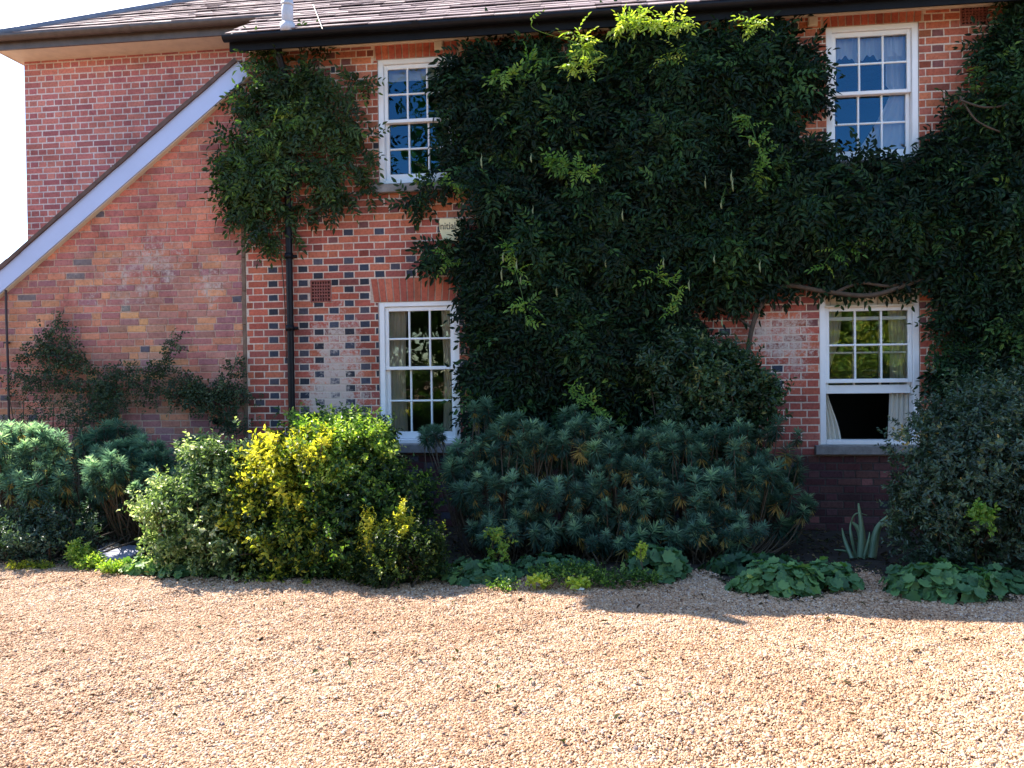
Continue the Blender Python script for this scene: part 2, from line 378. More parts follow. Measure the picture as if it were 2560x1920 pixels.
def col_main(x, z, t, r):
    if t == 'h' and x < -1.2 and z < 2.88 and (x > -3.45 or (r % 2 == 0 and x > -3.9)) and random.random() < .88: return pick(GLAZ)
    if t == 'h' and random.random() < .07: return pick(GLAZ)
    if t == 'h' and random.random() < .15: return (.20, .08, .075)
    c = pick(RED)
    if z > 3.2: c = (c[0]*1.08, c[1]*1.2, c[2]*1.05)
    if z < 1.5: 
        f = .25*(1.5-z)/1.5; c = (c[0]*(1-f*1.3), c[1]*(1-f*.6), c[2]*(1+f))  # dimmer, bluer light near the ground put into the brick colour
    if random.random() < .08: c = tuple(v*.6 for v in c)
    if z < .72: c = (c[0]*.26, c[1]*.34, c[2]*.42)                # shade behind the plants painted into the lowest courses, edged like a plinth
    return c
ARCH = [(-2.60, -1.58, 2.365, 2.62), (-2.53, -1.62, 4.91, 5.16), (2.0, 2.95, 4.955, 5.2)]
ops = list(WIN.values())+VENTS+ARCH
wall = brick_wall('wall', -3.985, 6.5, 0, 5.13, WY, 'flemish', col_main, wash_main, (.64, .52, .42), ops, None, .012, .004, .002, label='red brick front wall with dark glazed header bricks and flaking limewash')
# flat arches of rubbed brick over the windows
def arch(x0, x1, z0, z1, splay, n):
    mb = MB(); cx = (x0+x1)/2; C = []
    for i in range(n):
        a, b = x0+(x1-x0)*i/n+.006, x0+(x1-x0)*(i+1)/n-.006
        f = lambda x, z: x-(1-(z-z0)/(z1-z0))*splay*(x-cx)/((x1-x0)/2)
        mb.poly([(f(a, z0), z0), (f(b, z0), z0), (f(b, z1), z1-.004), (f(a, z1), z1-.004)], WY-.008, WY+.02, .04)
        C += [pick(RED[:3])]*10
    o = mb.build('arch', M_brick, house, attrs={'col': np.array(C), 'wash': np.full(len(C), .12)})
    m2 = MB(); m2.box(x0, x1, WY, WY+.03, z0, z1)
    m_ = m2.build('mortar', M_mortar, house, attrs={'col': np.tile((.48, .37, .29), (8, 1)), 'wash': np.zeros(8)}); m_.parent = o
    return o
arch(-2.60, -1.58, 2.365, 2.62, .035, 13); arch(-2.53, -1.62, 4.91, 5.16, .02, 12); arch(2.0, 2.95, 4.955, 5.2, .02, 13)
# lean-to gable wall
v0, v1 = at(0, 690, WY), at(605, 158, WY); KS = (v1[2]-v0[2])/(v1[0]-v0[0]); CS = v1[2]-KS*v1[0]
LRED = [(0.483, 0.166, 0.114), (0.432, 0.140, 0.108), (0.533, 0.200, 0.114), (0.368, 0.133, 0.120), (0.559, 0.239, 0.120), (0.318, 0.126, 0.132), (0.419, 0.180, 0.138), (0.381, 0.160, 0.120)]
def col_lean(x, z, t, r):
    g = noise(np.array([[x, 0, z]]), .9)[0]
    if z > 3.0+.2*g: c = pick([(0.525, 0.156, 0.102), (0.463, 0.130, 0.096), (0.562, 0.195, 0.114), (0.375, 0.117, 0.102)])
    else: c = pick(LRED)
    if random.random() < .025: c = (.17, .13, .13)
    c = (c[0]*1.06+.02, c[1]*1.1+.02, c[2]*1.1+.02)
    if g > .5 and z < 2.7: c = (c[0]*1.03, c[1]*1.15, c[2])
    if t == 'h' and random.random() < .05: c = (.12, .11, .13)
    if z < 1.2: f = .35*(1.2-z)/1.2; c = (c[0]*(1-f), c[1]*(1-f), c[2]*(1-f*.3))  # lower bricks darker and bluer: the light there is painted in
    return c
def wash_lean(x, z): return .20+.20*patch(x, z, -5.0, 2.9, .55, .6)+.16*patch(x, z, -5.9, 2.5, .8, .5)+.2*patch(x, z, -4.35, 2.6, .2, .4)
lean = brick_wall('lean_to_wall', -9.5, -4.03, 0, 5.0, WY+.02, 'mixed', col_lean, wash_lean, (.52, .36, .28), (), (KS, CS-.20), gap=.012, jit=.003, pj=.003, label='weathered orange and purple brick gable wall of the lean-to')
# wing wall behind
WRED = [(0.500, 0.175, 0.142), (0.463, 0.154, 0.135), (0.525, 0.196, 0.155), (0.438, 0.147, 0.135), (0.388, 0.126, 0.128)]
def col_wing(x, z, t, r):
    return pick(WRED)
wing = brick_wall('wing_wall', X(63, 300, WINGY), -3.9, 1.5, 5.52, WINGY, 'english', col_wing, lambda x, z: .08, (.64, .55, .52), (), None, gap=.015, proud=.004, label='set-back wing wall in red brick of alternating header and stretcher rows')
# closed body so that no light leaks through
mb = MB(); WX0 = X(63, 300, WINGY)
mb.box(WX0+.01, 6.5, 13.1, 13.25, 0, 5.74); mb.box(WX0+.01, WX0+.12, WINGY+.02, 13.1, 0, 5.7); mb.box(6.4, 6.52, WY+.03, 13.1, 0, 5.3)
mb.box(WX0+.13, -3.9, WINGY+.03, WINGY+.1, 5.3, 5.8)
mb.box(-3.98, -3.9, WY+.03, WINGY, 0, 5.1); mb.box(WX0+.15, 6.3, WY+1.0, 13.0, 5.16, 5.2)
nb = mb.n
mb.build('rear_wall', M_brick, house, attrs={'col': np.tile((.36, .1, .07), (nb, 1)), 'wash': np.zeros(nb)})
# corner joint strip and thin cable conduit
mb = MB()
for i in range(14):
    za = .0+i*.36; mb.box(-4.03+random.uniform(-.004, .004), -3.987, WY-.012+random.uniform(-.004, .004), WY+.02, za, min(za+.357, 5.0), .004)
mb.build('corner_joint', plain('joint_mortar', (.20, .13, .09), .9, .4, 12, .4), house)
mb = MB(); mb.tube([at(14, 692, WY-.04), at(16, 800, WY-.04), at(20, 920, WY-.04), at(23, 1090, WY-.04), [at(23, 1090, WY-.04)[0], WY-.04, 0]], .013, 8)
for zz in (2.6, 2.0, 1.4): mb.box(at(20, 900, WY)[0]-.025, at(20, 900, WY)[0]+.025, WY-.03, WY+.012, zz, zz+.02)
mb.build('thin_downpipe', plain('dark_pipe', (.05, .03, .035), .5, .3), house)

# roofs ---------------------------------------------------------------
TP = .62; RY0, RZ0 = 8.13, 5.13                               # roof plane z = RZ0 + (y-RY0)*TP
def rz(y): return RZ0+(y-RY0)*TP
RIDY = 11.35; EW = 9.0; HX = X(-12, 120, EW)-.02            # wing eave line, left hip corner
EX = X(566, 110, RY0)                                       # left end of the main eave
def roof_tiles():
    V = []; F = []; R = []; n = 0; g = .17; sl = math.sqrt(1+TP*TP); dy = g/sl
    nrow = int((RIDY-RY0)/dy)
    up = np.array([0, 1, TP])/sl; nrm = np.array([0, -TP, 1])/sl
    for r in range(nrow):
        y0 = RY0-.03+r*dy; wob = .006*math.sin(r*1.7)
        xl = EX if y0 < EW-.03 else HX+(y0-EW)+.0
        x = xl-random.uniform(0, .12)-(.13 if r % 2 else 0)
        while x < 8.2:
            w = random.uniform(.235, .265); a, b = max(x, xl), x+w; x += w
            if b-a < .04: continue
            t = .010; lift = .016+random.uniform(0, .006); dz = random.uniform(-.003, .003)
            sk = random.uniform(-.006, .006)
            p0 = np.array([a+.002, y0+random.uniform(-.006, .006), rz(y0)+wob+dz])+nrm*lift
            p1 = np.array([b-.002, y0+sk, rz(y0)+wob+dz])+nrm*lift
            q0 = np.array([a+.002, y0+dy*1.25, rz(y0+dy*1.25)+wob])+nrm*.002; q1 = np.array([b-.002, y0+dy*1.25, rz(y0+dy*1.25)+wob])+nrm*.002
            V += [p0, p1, q1, q0, p0-nrm*t, p1-nrm*t, q1-nrm*t, q0-nrm*t]
            F += [(n, n+1, n+2, n+3), (n+4, n+5, n+1, n), (n+5, n+6, n+2, n+1), (n+7, n+4, n, n+3)]
            R += [random.uniform(0, .6)]*8; n += 8
    mesh('roof_slates', V, [F], M_slate, house, {'rnd': np.array(R)})
roof_tiles()
# solid roof shell under the slates (front slope, hip, back slope)
zr = rz(RIDY); hx1 = HX+(RIDY-EW); BY = 2*RIDY-EW
V = [(EX, RY0, rz(RY0)-.02), (8.2, RY0, rz(RY0)-.02), (8.2, EW, rz(EW)-.02), (EX, EW, rz(EW)-.02), (HX, EW, rz(EW)-.02), (8.2, RIDY, zr-.02), (hx1, RIDY, zr-.02), (HX, BY, rz(EW)-.02), (8.2, BY, rz(EW)-.02)]
mesh('roof_deck', V, [[(0, 1, 2, 3), (4, 3, 5, 6)], [(3, 2, 5), (4, 6, 7)], [(6, 5, 8, 7)]], M_lead, house)
mb = MB()
hp = [np.array([HX, EW, rz(EW)])+t*np.array([1, 1, TP])*(RIDY-EW)+np.array([0, 0, .02]) for t in np.linspace(-.02, 1, 9)]
mb.tube(hp, .05, 8); mb.tube([(hx1-.05, RIDY, zr+.02), (8.2, RIDY, zr+.02)], .055, 8)
mb.build('hip_flashing', M_lead, house, True)
# gutters: half round channels, with fascia and soffit
def gutter(name, x0, x1, y, z, r, mat, endcap=True):
    mb = MB(); n = 9; segs = np.linspace(x0, x1, max(3, int((x1-x0)/1.8)+1))
    th = np.linspace(0, math.pi, n)
    for a, b in zip(segs[:-1], segs[1:]):
        V = []
        for x in (a, b):
            V += [(x, y-r*math.cos(t), z-r*math.sin(t)) for t in th]+[(x, y-(r-.006)*math.cos(t), z-(r-.006)*math.sin(t)) for t in th]
        Fq = [(i, i+1, 2*n+i+1, 2*n+i) for i in range(n-1)]+[(n+i, 3*n+i, 3*n+i+1, n+i+1) for i in range(n-1)]+[(0, 2*n, 3*n, n), (n-1, 2*n-1, 4*n-1, 3*n-1)]
        mb.add(V, Fq)
        if b < x1-.1:
            R_ = r+.007; V = [(x, y-R_*math.cos(t), z-R_*math.sin(t)) for x in (b-.035, b+.035) for t in th]
            mb.add(V, [(i, i+1, n+i+1, n+i) for i in range(n-1)])
    # end cap
    V = [(x0, y, z)]+[(x0, y-r*math.cos(t), z-r*math.sin(t)) for t in th]
    mb.add(V, F3=[(0, i, i+1) for i in range(1, n)])
    return mb.build(name, mat, house, True)
gutter('gutter', EX-.03, 8.2, RY0+.005, 5.105, .058, M_black)
gutter('wing_gutter', HX-.05, EX+.25, EW-.06, rz(EW)-.03, .062, M_brown)
mb = MB()
mb.box(EX, 8.2, RY0+.065, RY0+.088, 4.975, 5.125); mb.add([(EX, RY0+.088, 4.98), (8.2, RY0+.088, 4.98), (8.2, WY-.04, 5.085), (EX, WY-.04, 5.085)], [(0, 3, 2, 1)])
mb.build('fascia', plain('black_fascia', (.007, .008, .011), .6, .3, 12, 0, 0, .15), house)
mb = MB(); mb.box(EX+.1, 8.2, WY-.05, WY-.008, 5.055, 5.10, .004)
for xx in (X(1098, 100), X(2030, 40)): mb.box(xx-.045, xx+.045, WY-.05, WY-.012, 4.965, 5.054, .01)
mb.build('eaves_moulding', M_cream, house)
zw = rz(EW)
mb = MB(); mb.box(HX, EX+.25, EW+.003, EW+.028, zw-.17, zw-.02); mb.build('wing_fascia', M_brown, house)
mb = MB(); mb.box(HX+.02, -3.9, EW+.028, WINGY+.2, zw-.165, zw-.15)
mb.box(HX+.002, HX+.018, EW+.03, BY, zw-.17, zw-.02); mb.box(HX+.02, WX0-.01, WINGY, BY, zw-.166, zw-.151)
mb.build('soffit', M_cream, house)
# lean-to verge: board, tile edge and roof
d = np.array([1, KS])/math.hypot(1, KS); nn = np.array([-d[1], d[0]])
pL = np.array([-9.6, KS*-9.6+CS]); pR = np.array([-4.0, KS*-4.0+CS])
def para(lo, hi, y0, y1, name, mat, endcut=True, seg=1, b=.0):
    mb = MB()
    for i in range(seg):
        a = pL+(pR-pL)*i/seg; c = pL+(pR-pL)*(i+1)/seg-(d*.004 if seg > 1 else 0)
        j = random.uniform(-.004, .004) if seg > 1 else 0
        q = [a+nn*(lo+j), c+nn*(lo+j), c+nn*(hi+j), a+nn*(hi+j)]
        V = [(p[0], y, p[1]) for y in (y0, y1) for p in q]
        mb.add(V, [(0, 1, 2, 3), (7, 6, 5, 4), (0, 4, 5, 1), (1, 5, 6, 2), (2, 6, 7, 3), (3, 7, 4, 0)])
    return mb.build(name, mat, house)
q0 = at(300, 460, WY-.06)
para(-.19, 0, WY-.075, WY-.05, 'barge_board', M_barge)
para(-.197, -.188, WY-.05, WY+.02, 'verge_trim', M_cream)
para(.0, .035, WY-.10, WY+3.0, 'lean_to_tiles', plain('brown_tile', (.13, .075, .06), .8, .4, 9, .3), seg=24)
para(.035, .05, WY-.085, WY+3.0, 'verge_mortar', plain('tile_bed', (.16, .10, .085), .9, .4, 9, .3), seg=31)
mb = MB(); q = [pL+nn*-.02, pR+nn*-.02, np.array([-4.0, 0]), np.array([-9.6, 0])]
def onroof(px, py, h=0):
    d = ray(px, py); t = (RZ0-RY0*TP+h-1.6)/(d[2]-TP*d[1]); return CP+d*t
# flue pipe standing on the roof
fq = onroof(719, 74); fx, fy = fq[0], fq[1]; fb = rz(fy)
mb = MB(); mb.tube([(fx, fy, fb-.05), (fx, fy, fb+.37)], .058, 20); mb.tube([(fx, fy, fb+.24), (fx, fy, fb+.27)], .064, 20); mb.tube([(fx, fy, fb-.03), (fx, fy, fb+.06)], .075, 20)
mb.build('flue_pipe', M_flue, house, True)
mb = MB(); mb.tube([onroof(783, 12, .04), onroof(795, 42, .04), onroof(806, 72, .04)], .004, 5); mb.build('lightning_strip', M_cream, house)
# main downpipe with offset and brackets
mb = MB(); dp = [at(696, 100, WY-.2), at(697, 140, WY-.18), at(712, 190, WY-.07), at(715, 260, WY-.07), at(722, 600, WY-.07), at(729, 1000, WY-.07)]
dp.append(np.array([dp[-1][0], WY-.07, .05])); dp = [np.array(p) for p in dp]
mb.tube(dp, .036, 14)
for p in ((719, 470), (722, 640), (725, 820)):
    c = at(*p, WY-.07); mb.tube([c+[0, 0, -.03], c+[0, 0, .03]], .045, 14); mb.box(c[0]-.07, c[0]+.07, WY-.03, WY-.008, c[2]-.015, c[2]+.015)
mb.build('downpipe', M_black, house, True)
# terracotta air bricks
for k, (a, b, c, d_) in enumerate(VENTS):
    mb = MB(); mb.box(a, b, WY+.02, WY+.03, c, d_); mb.build('air_vent_back', M_dark, house)
    mb = MB(); nx, nzv = 7, 6; ex = .016
    mb.box(a, a+ex, WY-.010, WY+.03, c, d_, .003); mb.box(b-ex, b, WY-.010, WY+.03, c, d_, .003)
    mb.box(a+ex, b-ex, WY-.010, WY+.03, c, c+ex, .003); mb.box(a+ex, b-ex, WY-.010, WY+.03, d_-ex, d_, .003)
    for i in range(1, nx): xx = a+ex+(b-a-2*ex)*i/nx; mb.box(xx-.006, xx+.006, WY-.006, WY+.019, c+ex, d_-ex)
    for i in range(1, nzv): zz = c+ex+(d_-c-2*ex)*i/nzv; mb.box(a+ex, b-ex, WY-.004, WY+.018, zz-.007, zz+.007)
    mb.build('air_vent', M_vent, house)
# waste outlet and flint patch on the lean-to
c = at(545, 1053, WY); mb = MB(); mb.tube([(c[0], WY-.06, c[2]), (c[0], WY+.02, c[2])], [.035, .035], 14, False); mb.tube([(c[0], WY-.02, c[2]), (c[0], WY-.01, c[2])], .028, 14)
mb.build('waste_outlet', M_black, house)
for i in range(36):
    mb = MB()
    px, py = random.gauss(517, 22), random.choice([random.gauss(865, 24), random.gauss(940, 14), random.gauss(870, 22)])
    c = at(px, py, WY); s = random.uniform(.015, .042); th = np.arange(7)*math.pi*2/7+random.random()
    mb.poly([(c[0]+s*math.cos(t)*random.uniform(.7, 1.3), c[2]+s*.65*math.sin(t)*random.uniform(.7, 1.3)) for t in th], WY-.012-random.uniform(0, .01), WY+.03, .35)
    mb.build('flint', M_flint, lean, True)

# windows ---------------------------------------------------------------
def window(key, label, sill=True, lower=None, mid=None, splitrows=2):
    x0, x1, z0, z1 = WIN[key]; y = WY+.012
    fr = MB(); fw = .058
    fr.box(x0, x0+fw, y-.005, y+.12, z0, z1, .004); fr.box(x1-fw, x1, y-.005, y+.12, z0, z1, .004)
    fr.box(x0+fw, x1-fw, y-.005, y+.12, z1-.05, z1, .004); fr.box(x0+fw, x1-fw, y-.008, y+.13, z0, z0+.045, .004)
    win = fr.build('window', M_white, house); win['label'] = label
    a, b = x0+fw+.002, x1-fw-.002
    mid = mid or (z0+z1)/2
    def sash(name, za, zb, ys, bot, top, cols=3, rows=2, bar=.020):
        m_ = MB(); st = .038; t = .035
        m_.box(a, a+st, ys, ys+t, za, zb, .004); m_.box(b-st, b, ys, ys+t, za, zb, .004)
        m_.box(a+st, b-st, ys, ys+t, za, za+bot, .004); m_.box(a+st, b-st, ys, ys+t, zb-top, zb, .004)
        for i in range(1, cols): xx = a+st+(b-a-2*st)*i/cols; m_.box(xx-bar/2, xx+bar/2, ys+.004, ys+t-.003, za+bot, zb-top, .006)
        for j in range(1, rows): zz = za+bot+(zb-top-za-bot)*j/rows; m_.box(a+st, b-st, ys+.005, ys+t-.004, zz-bar/2, zz+bar/2, .006)
        s = m_.build(name, M_white, house); s.parent = win
        w, h = (b-a-2*st)/cols, (zb-top-za-bot)/rows
        for i in range(cols):                               # every pane sits slightly out of true
            for j in range(rows):
                g = MB(); e = [random.uniform(-.0016, .0016) for _ in range(4)]; yy = ys+.018
                gx0, gx1 = a+st+w*i+.006, a+st+w*(i+1)-.006; gz0, gz1 = za+bot+h*j+.006, za+bot+h*(j+1)-.006
                g.add([(gx0, yy+e[0], gz0), (gx1, yy+e[1], gz0), (gx1, yy+e[1]+e[3]-e[0], gz1), (gx0, yy+e[3], gz1)], [(0, 1, 2, 3)])
                o = g.build('pane', M_glass[key[0]], house); o.parent = win
        return s
    if lower is None:
        sash('upper_sash', mid-.018, z1-.052, y+.018, .036, .045); sash('lower_sash', z0+.047, mid+.018, y+.062, .075, .036)
    else:
        sash('upper_sash', mid, lower[2], y+.018, .040, .045); sash('lower_sash', lower[0], lower[1], y+.062, .085, .036)
    m_ = MB(); m_.box(x0-.06, x1+.06, WY-.07, WY+.14, z0-.095, z0-.003, .008)
    m_.build('sill', M_stone, house).parent = win
    # room behind
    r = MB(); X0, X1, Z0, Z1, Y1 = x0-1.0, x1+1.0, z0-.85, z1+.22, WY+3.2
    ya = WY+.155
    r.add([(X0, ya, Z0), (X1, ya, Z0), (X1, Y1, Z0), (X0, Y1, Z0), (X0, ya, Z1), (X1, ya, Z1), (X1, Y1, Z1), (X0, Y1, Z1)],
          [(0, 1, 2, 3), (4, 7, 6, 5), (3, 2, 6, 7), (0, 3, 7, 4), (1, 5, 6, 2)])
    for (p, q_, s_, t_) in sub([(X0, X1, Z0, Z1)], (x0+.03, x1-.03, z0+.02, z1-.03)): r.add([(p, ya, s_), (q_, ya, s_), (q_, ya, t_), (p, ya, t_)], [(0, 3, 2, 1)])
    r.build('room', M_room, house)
    return win
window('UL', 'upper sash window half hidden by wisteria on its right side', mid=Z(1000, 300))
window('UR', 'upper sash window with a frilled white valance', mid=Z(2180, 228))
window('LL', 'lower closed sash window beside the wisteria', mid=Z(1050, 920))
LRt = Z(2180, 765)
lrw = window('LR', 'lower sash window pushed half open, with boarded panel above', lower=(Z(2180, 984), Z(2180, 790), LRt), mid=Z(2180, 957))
mb = MB(); x0, x1, z0, z1 = WIN['LR']; 
nbd = 13
for i in range(nbd):
    a = x0+.05+(x1-x0-.1)*i/nbd; mb.box(a+.003, a+(x1-x0-.1)/nbd-.003, WY+.045, WY+.07, LRt+.004, z1-.052, .004)
mb.box(x0+.05, x1-.05, WY-.01, WY+.1, LRt-.006, LRt+.012)
mb.build('boarded_panel', M_cream, house).parent = lrw
mb = MB(); mb.box(2.5-.3, 2.5+.35, WY+2.9, WY+2.95, 3.2, 4.5); mb.box(2.0, 3.2, WY+3.0, WY+3.1, 3.0, 4.35); mb.build('room_door', M_roomw, house)
# curtains
def curtain(fn, nu, nv, label, mat, cat='curtain'):
    u, v = np.meshgrid(np.linspace(0, 1, nu), np.linspace(0, 1, nv)); P = np.array([fn(a, b) for a, b in zip(u.ravel(), v.ravel())])
    i = np.arange(nv-1)[:, None]*nu+np.arange(nu-1)[None]; Fq = np.stack([i, i+1, i+nu+1, i+nu], -1).reshape(-1, 4)
    o = mesh('curtain', P, [Fq], mat, smooth=True); tag(o, label, cat); return o
cy = WY+.137
x0, x1, z0, z1 = WIN['UR']
c = curtain(lambda u, v: (x0+.03+(x1-x0-.06)*u, cy+.010*math.sin(u*75)*(1-.5*v), z1-.03-v*(.25+.03*math.sin(u*21)+.012*math.sin(u*75))), 160, 8, 'gathered white net valance with a frilled edge across the top of the upper right window', M_net, 'valance'); c.name = 'valance'
curtain(lambda u, v: (x1-.05-(.17+(.04 if v < .4 else 0)+(.30*max(0, v-.45)**1.0*1.0))*(u)*(1 if v < .45 else 1+1.6*(v-.45)), cy+.012+.012*math.sin(u*22), z1-.05-v*(z1-z0)), 40, 30, 'sheer white curtain swept to one side at the right of the upper right window', M_net)
x0, x1, z0, z1 = WIN['LL']
def drape(xa, wd, sgn, tie=False):
    def f(u, v):
        w = wd*(1-.12*math.sin(v*3.1)) if not tie else wd*(1-.75*math.exp(-((v-.62)/.25)**2))
        return (xa+sgn*w*u, cy+.012*math.sin(u*26+v*.6), z1-.06-v*(z1-z0-.1))
    return f
curtain(drape(x0+.05, .22, 1), 50, 12, 'pale curtain hanging inside the left edge of the lower left window', M_cloth)
curtain(drape(x1-.05, .17, -1), 50, 12, 'pale curtain hanging inside the right edge of the lower left window', M_cloth)
x0, x1, z0, z1 = WIN['LR']
curtain(drape(x0+.05, .2, 1, True), 50, 24, 'pale curtain tied in at the waist at the left of the half-open lower right window', M_cloth)
curtain(drape(x1-.04, .22, -1, False), 50, 24, 'pale curtain hanging at the right of the half-open lower right window', M_cloth)
x0, x1, z0, z1 = WIN['UL']
c = curtain(lambda u, v: (x0+.05+(x1-x0-.1)*u, cy+.002*math.sin(u*9), z1-.06-v*.13), 10, 4, 'lowered pale roller blind at the top of the upper left window', M_cloth, 'blind'); c.name = 'roller_blind'

# ---------------------------------------------------------------- alarm box
ax, az = (X(1096, 563)+X(1152, 563))/2, Z(1124, 578)
box = empty('alarm_box', (ax, WY, az), 'cream burglar alarm box on the wall half covered by wisteria leaves', 'alarm box')
q = [(1098, 545), (1150, 545), (1155, 566), (1143, 603), (1106, 601), (1094, 564)]
q = [(at(*p, WY-.16)[0], at(*p, WY-.16)[2]) for p in q]
mb = MB(); mb.poly(q[::-1], WY-.16, WY-.01, .05); mb.build('cover', M_sign, box)
cu = bpy.data.curves.new('lettering', 'FONT'); cu.body = 'Initial'; cu.size = .105; cu.extrude = .001; cu.align_x = 'CENTER'
to = bpy.data.objects.new('tmp', cu); COL.objects.link(to); bpy.context.view_layer.update()
me = bpy.data.meshes.new_from_object(to.evaluated_get(bpy.context.evaluated_depsgraph_get())); bpy.data.objects.remove(to)
lt = bpy.data.objects.new('lettering', me); COL.objects.link(lt); me.materials.clear(); me.materials.append(M_ink)
lt.parent = box; lt.location = (.005, -.1625, Z(1124, 573, WY-.16)-az); lt.rotation_euler = (math.pi/2, 0, 0); lt.scale = (.82, 1, 1)

# ---------------------------------------------------------------- foliage tools
def leaves(name, B, A, N, L, Wd, rnd, mat, parent, fold=.25, droop=.12, extra=None):
    n = len(B); A = nz(A); S = nz(np.cross(A, N)); N = np.cross(S, A); L = L[:, None]; Wd = Wd[:, None]
    r1 = B+A*L*.35+S*Wd*.5+N*Wd*fold; l1 = B+A*L*.35-S*Wd*.5+N*Wd*fold
    r2 = B+A*L*.72+S*Wd*.36+N*(Wd*fold*.6-L*droop*.4); l2 = B+A*L*.72-S*Wd*.36+N*(Wd*fold*.6-L*droop*.4)
    tip = B+A*L-N*L*droop
    V = np.stack([B, r1, r2, tip, l2, l1], 1).reshape(-1, 3); o = (np.arange(n)*6)[:, None]
    Fq = np.concatenate([o+np.array([0, 1, 2, 3]), o+np.array([0, 3, 4, 5])])
    R = np.repeat(np.clip(rnd, 0, 1), 6); fs = [Fq]
    if extra is not None:                                  # the green stem the leaves grow from
        E = np.concatenate(extra.V); k = len(V); V = np.concatenate([V, E]); R = np.concatenate([R, np.full(len(E), .1)])
        fs[0] = np.concatenate([Fq, np.concatenate(extra.F4)+k])
        if extra.F3: fs.append(np.concatenate(extra.F3)+k)
    return mesh(name, V, fs, mat, parent, {'rnd': R})
def rdir(n): return nz(rng.normal(size=(n, 3)))
def perp(A):
    r = rdir(len(A)); return nz(np.cross(A, r))
def inpoly(P, poly):
    x, y = P[:, 0], P[:, 1]; c = np.zeros(len(P), bool); dist = np.full(len(P), 9.)
    p = np.asarray(poly, float); q = np.roll(p, -1, 0)
    for (a, b), (e, f) in zip(p, q):
        m_ = ((b > y) != (f > y)) & (x < (e-a)*(y-b)/((f-b) if f != b else 1e-9)+a); c ^= m_
        t = np.clip(((x-a)*(e-a)+(y-b)*(f-b))/max(1e-9, (e-a)**2+(f-b)**2), 0, 1)
        dist = np.minimum(dist, np.hypot(x-(a+t*(e-a)), y-(b+t*(f-b))))
    return c, dist
def pinnate(C, A, N, ln, lf, rnd, npair=5):
    """compound leaves: C base, A axis, N normal -> arrays for leaves()"""
    n = len(C); A = nz(A); S = nz(np.cross(A, N)); N = np.cross(S, A); out = [[], [], [], [], [], []]
    for k in range(npair+1):
        t = (k+.6)/(npair+.6); curve = -N*(t*t*.35)[..., None] if False else -N*(.3*t*t)
        p = C+(A*t+curve)*ln[:, None]
        for s in ((-1, 1) if k < npair else (0,)):
            a = A*(.55 if s else 1)+S*s*.9-N*.25+rng.normal(0, .13, (n, 3)) if s else A-N*.5+rng.normal(0, .1, (n, 3))
            nn_ = N+rng.normal(0, .35, (n, 3)); l = lf*rng.uniform(.8, 1.15, n)*(1.08 if s == 0 else 1-.25*abs(t-.5))
            for q, v in zip(out, (p, nz(a), nz(nn_), l, l*rng.uniform(.36, .46, n), rnd+rng.normal(0, .07, n))): q.append(v)
    return [np.concatenate(q) for q in out]
WP = [(p[0]/.8641, p[1]/.8641) for p in [(945, 128), (1010, 100), (1120, 106), (1235, 124), (1300, 92), (1370, 50), (1440, 45), (1490, 62), (1560, 60), (1640, 34), (1700, 62), (1735, 95), (1748, 160), (1762, 215),
      (1772, 350), (1850, 358), (1990, 350), (2020, 300), (2080, 300), (2300, 330), (2300, 640), (2020, 630), (1985, 588), (1900, 592), (1800, 612), (1740, 575), (1620, 625), (1550, 640), (1500, 610), (1490, 720), (1500, 760),
      (1500, 920), (1020, 915), (1022, 850), (1032, 705), (1030, 640), (1020, 600), (985, 570), (925, 548), (935, 500), (950, 475), (905, 468), (880, 445), (905, 412), (950, 395), (985, 330), (965, 255), (978, 200), (990, 150)]]
CLP = [(p[0]/1.728, p[1]/1.728) for p in [(1020, 245), (1100, 235), (1200, 260), (1290, 200), (1340, 200), (1340, 270), (1420, 390), (1480, 410), (1500, 330), (1550, 370), (1590, 450), (1560, 520), (1610, 560), (1580, 650), (1600, 740), (1580, 830), (1570, 855), (1500, 890), (1300, 880), (1270, 930), (1200, 1000), (1180, 1060), (1100, 1030), (1020, 960), (1000, 880), (960, 700), (970, 560), (1050, 480), (1060, 360)]]
RP = [(p[0]/.8641, p[1]/.8641) for p in [(2095, 215), (2100, 130), (2135, 100), (2170, 60), (2195, -60), (2500, -60), (2500, 850), (2110, 850), (2030, 800), (2060, 720), (2040, 660), (2030, 390), (2065, 320), (2085, 260)]]
def toXZ(poly, Y): return [(at(a, b, Y)[0], at(a, b, Y)[2]) for a, b in poly]
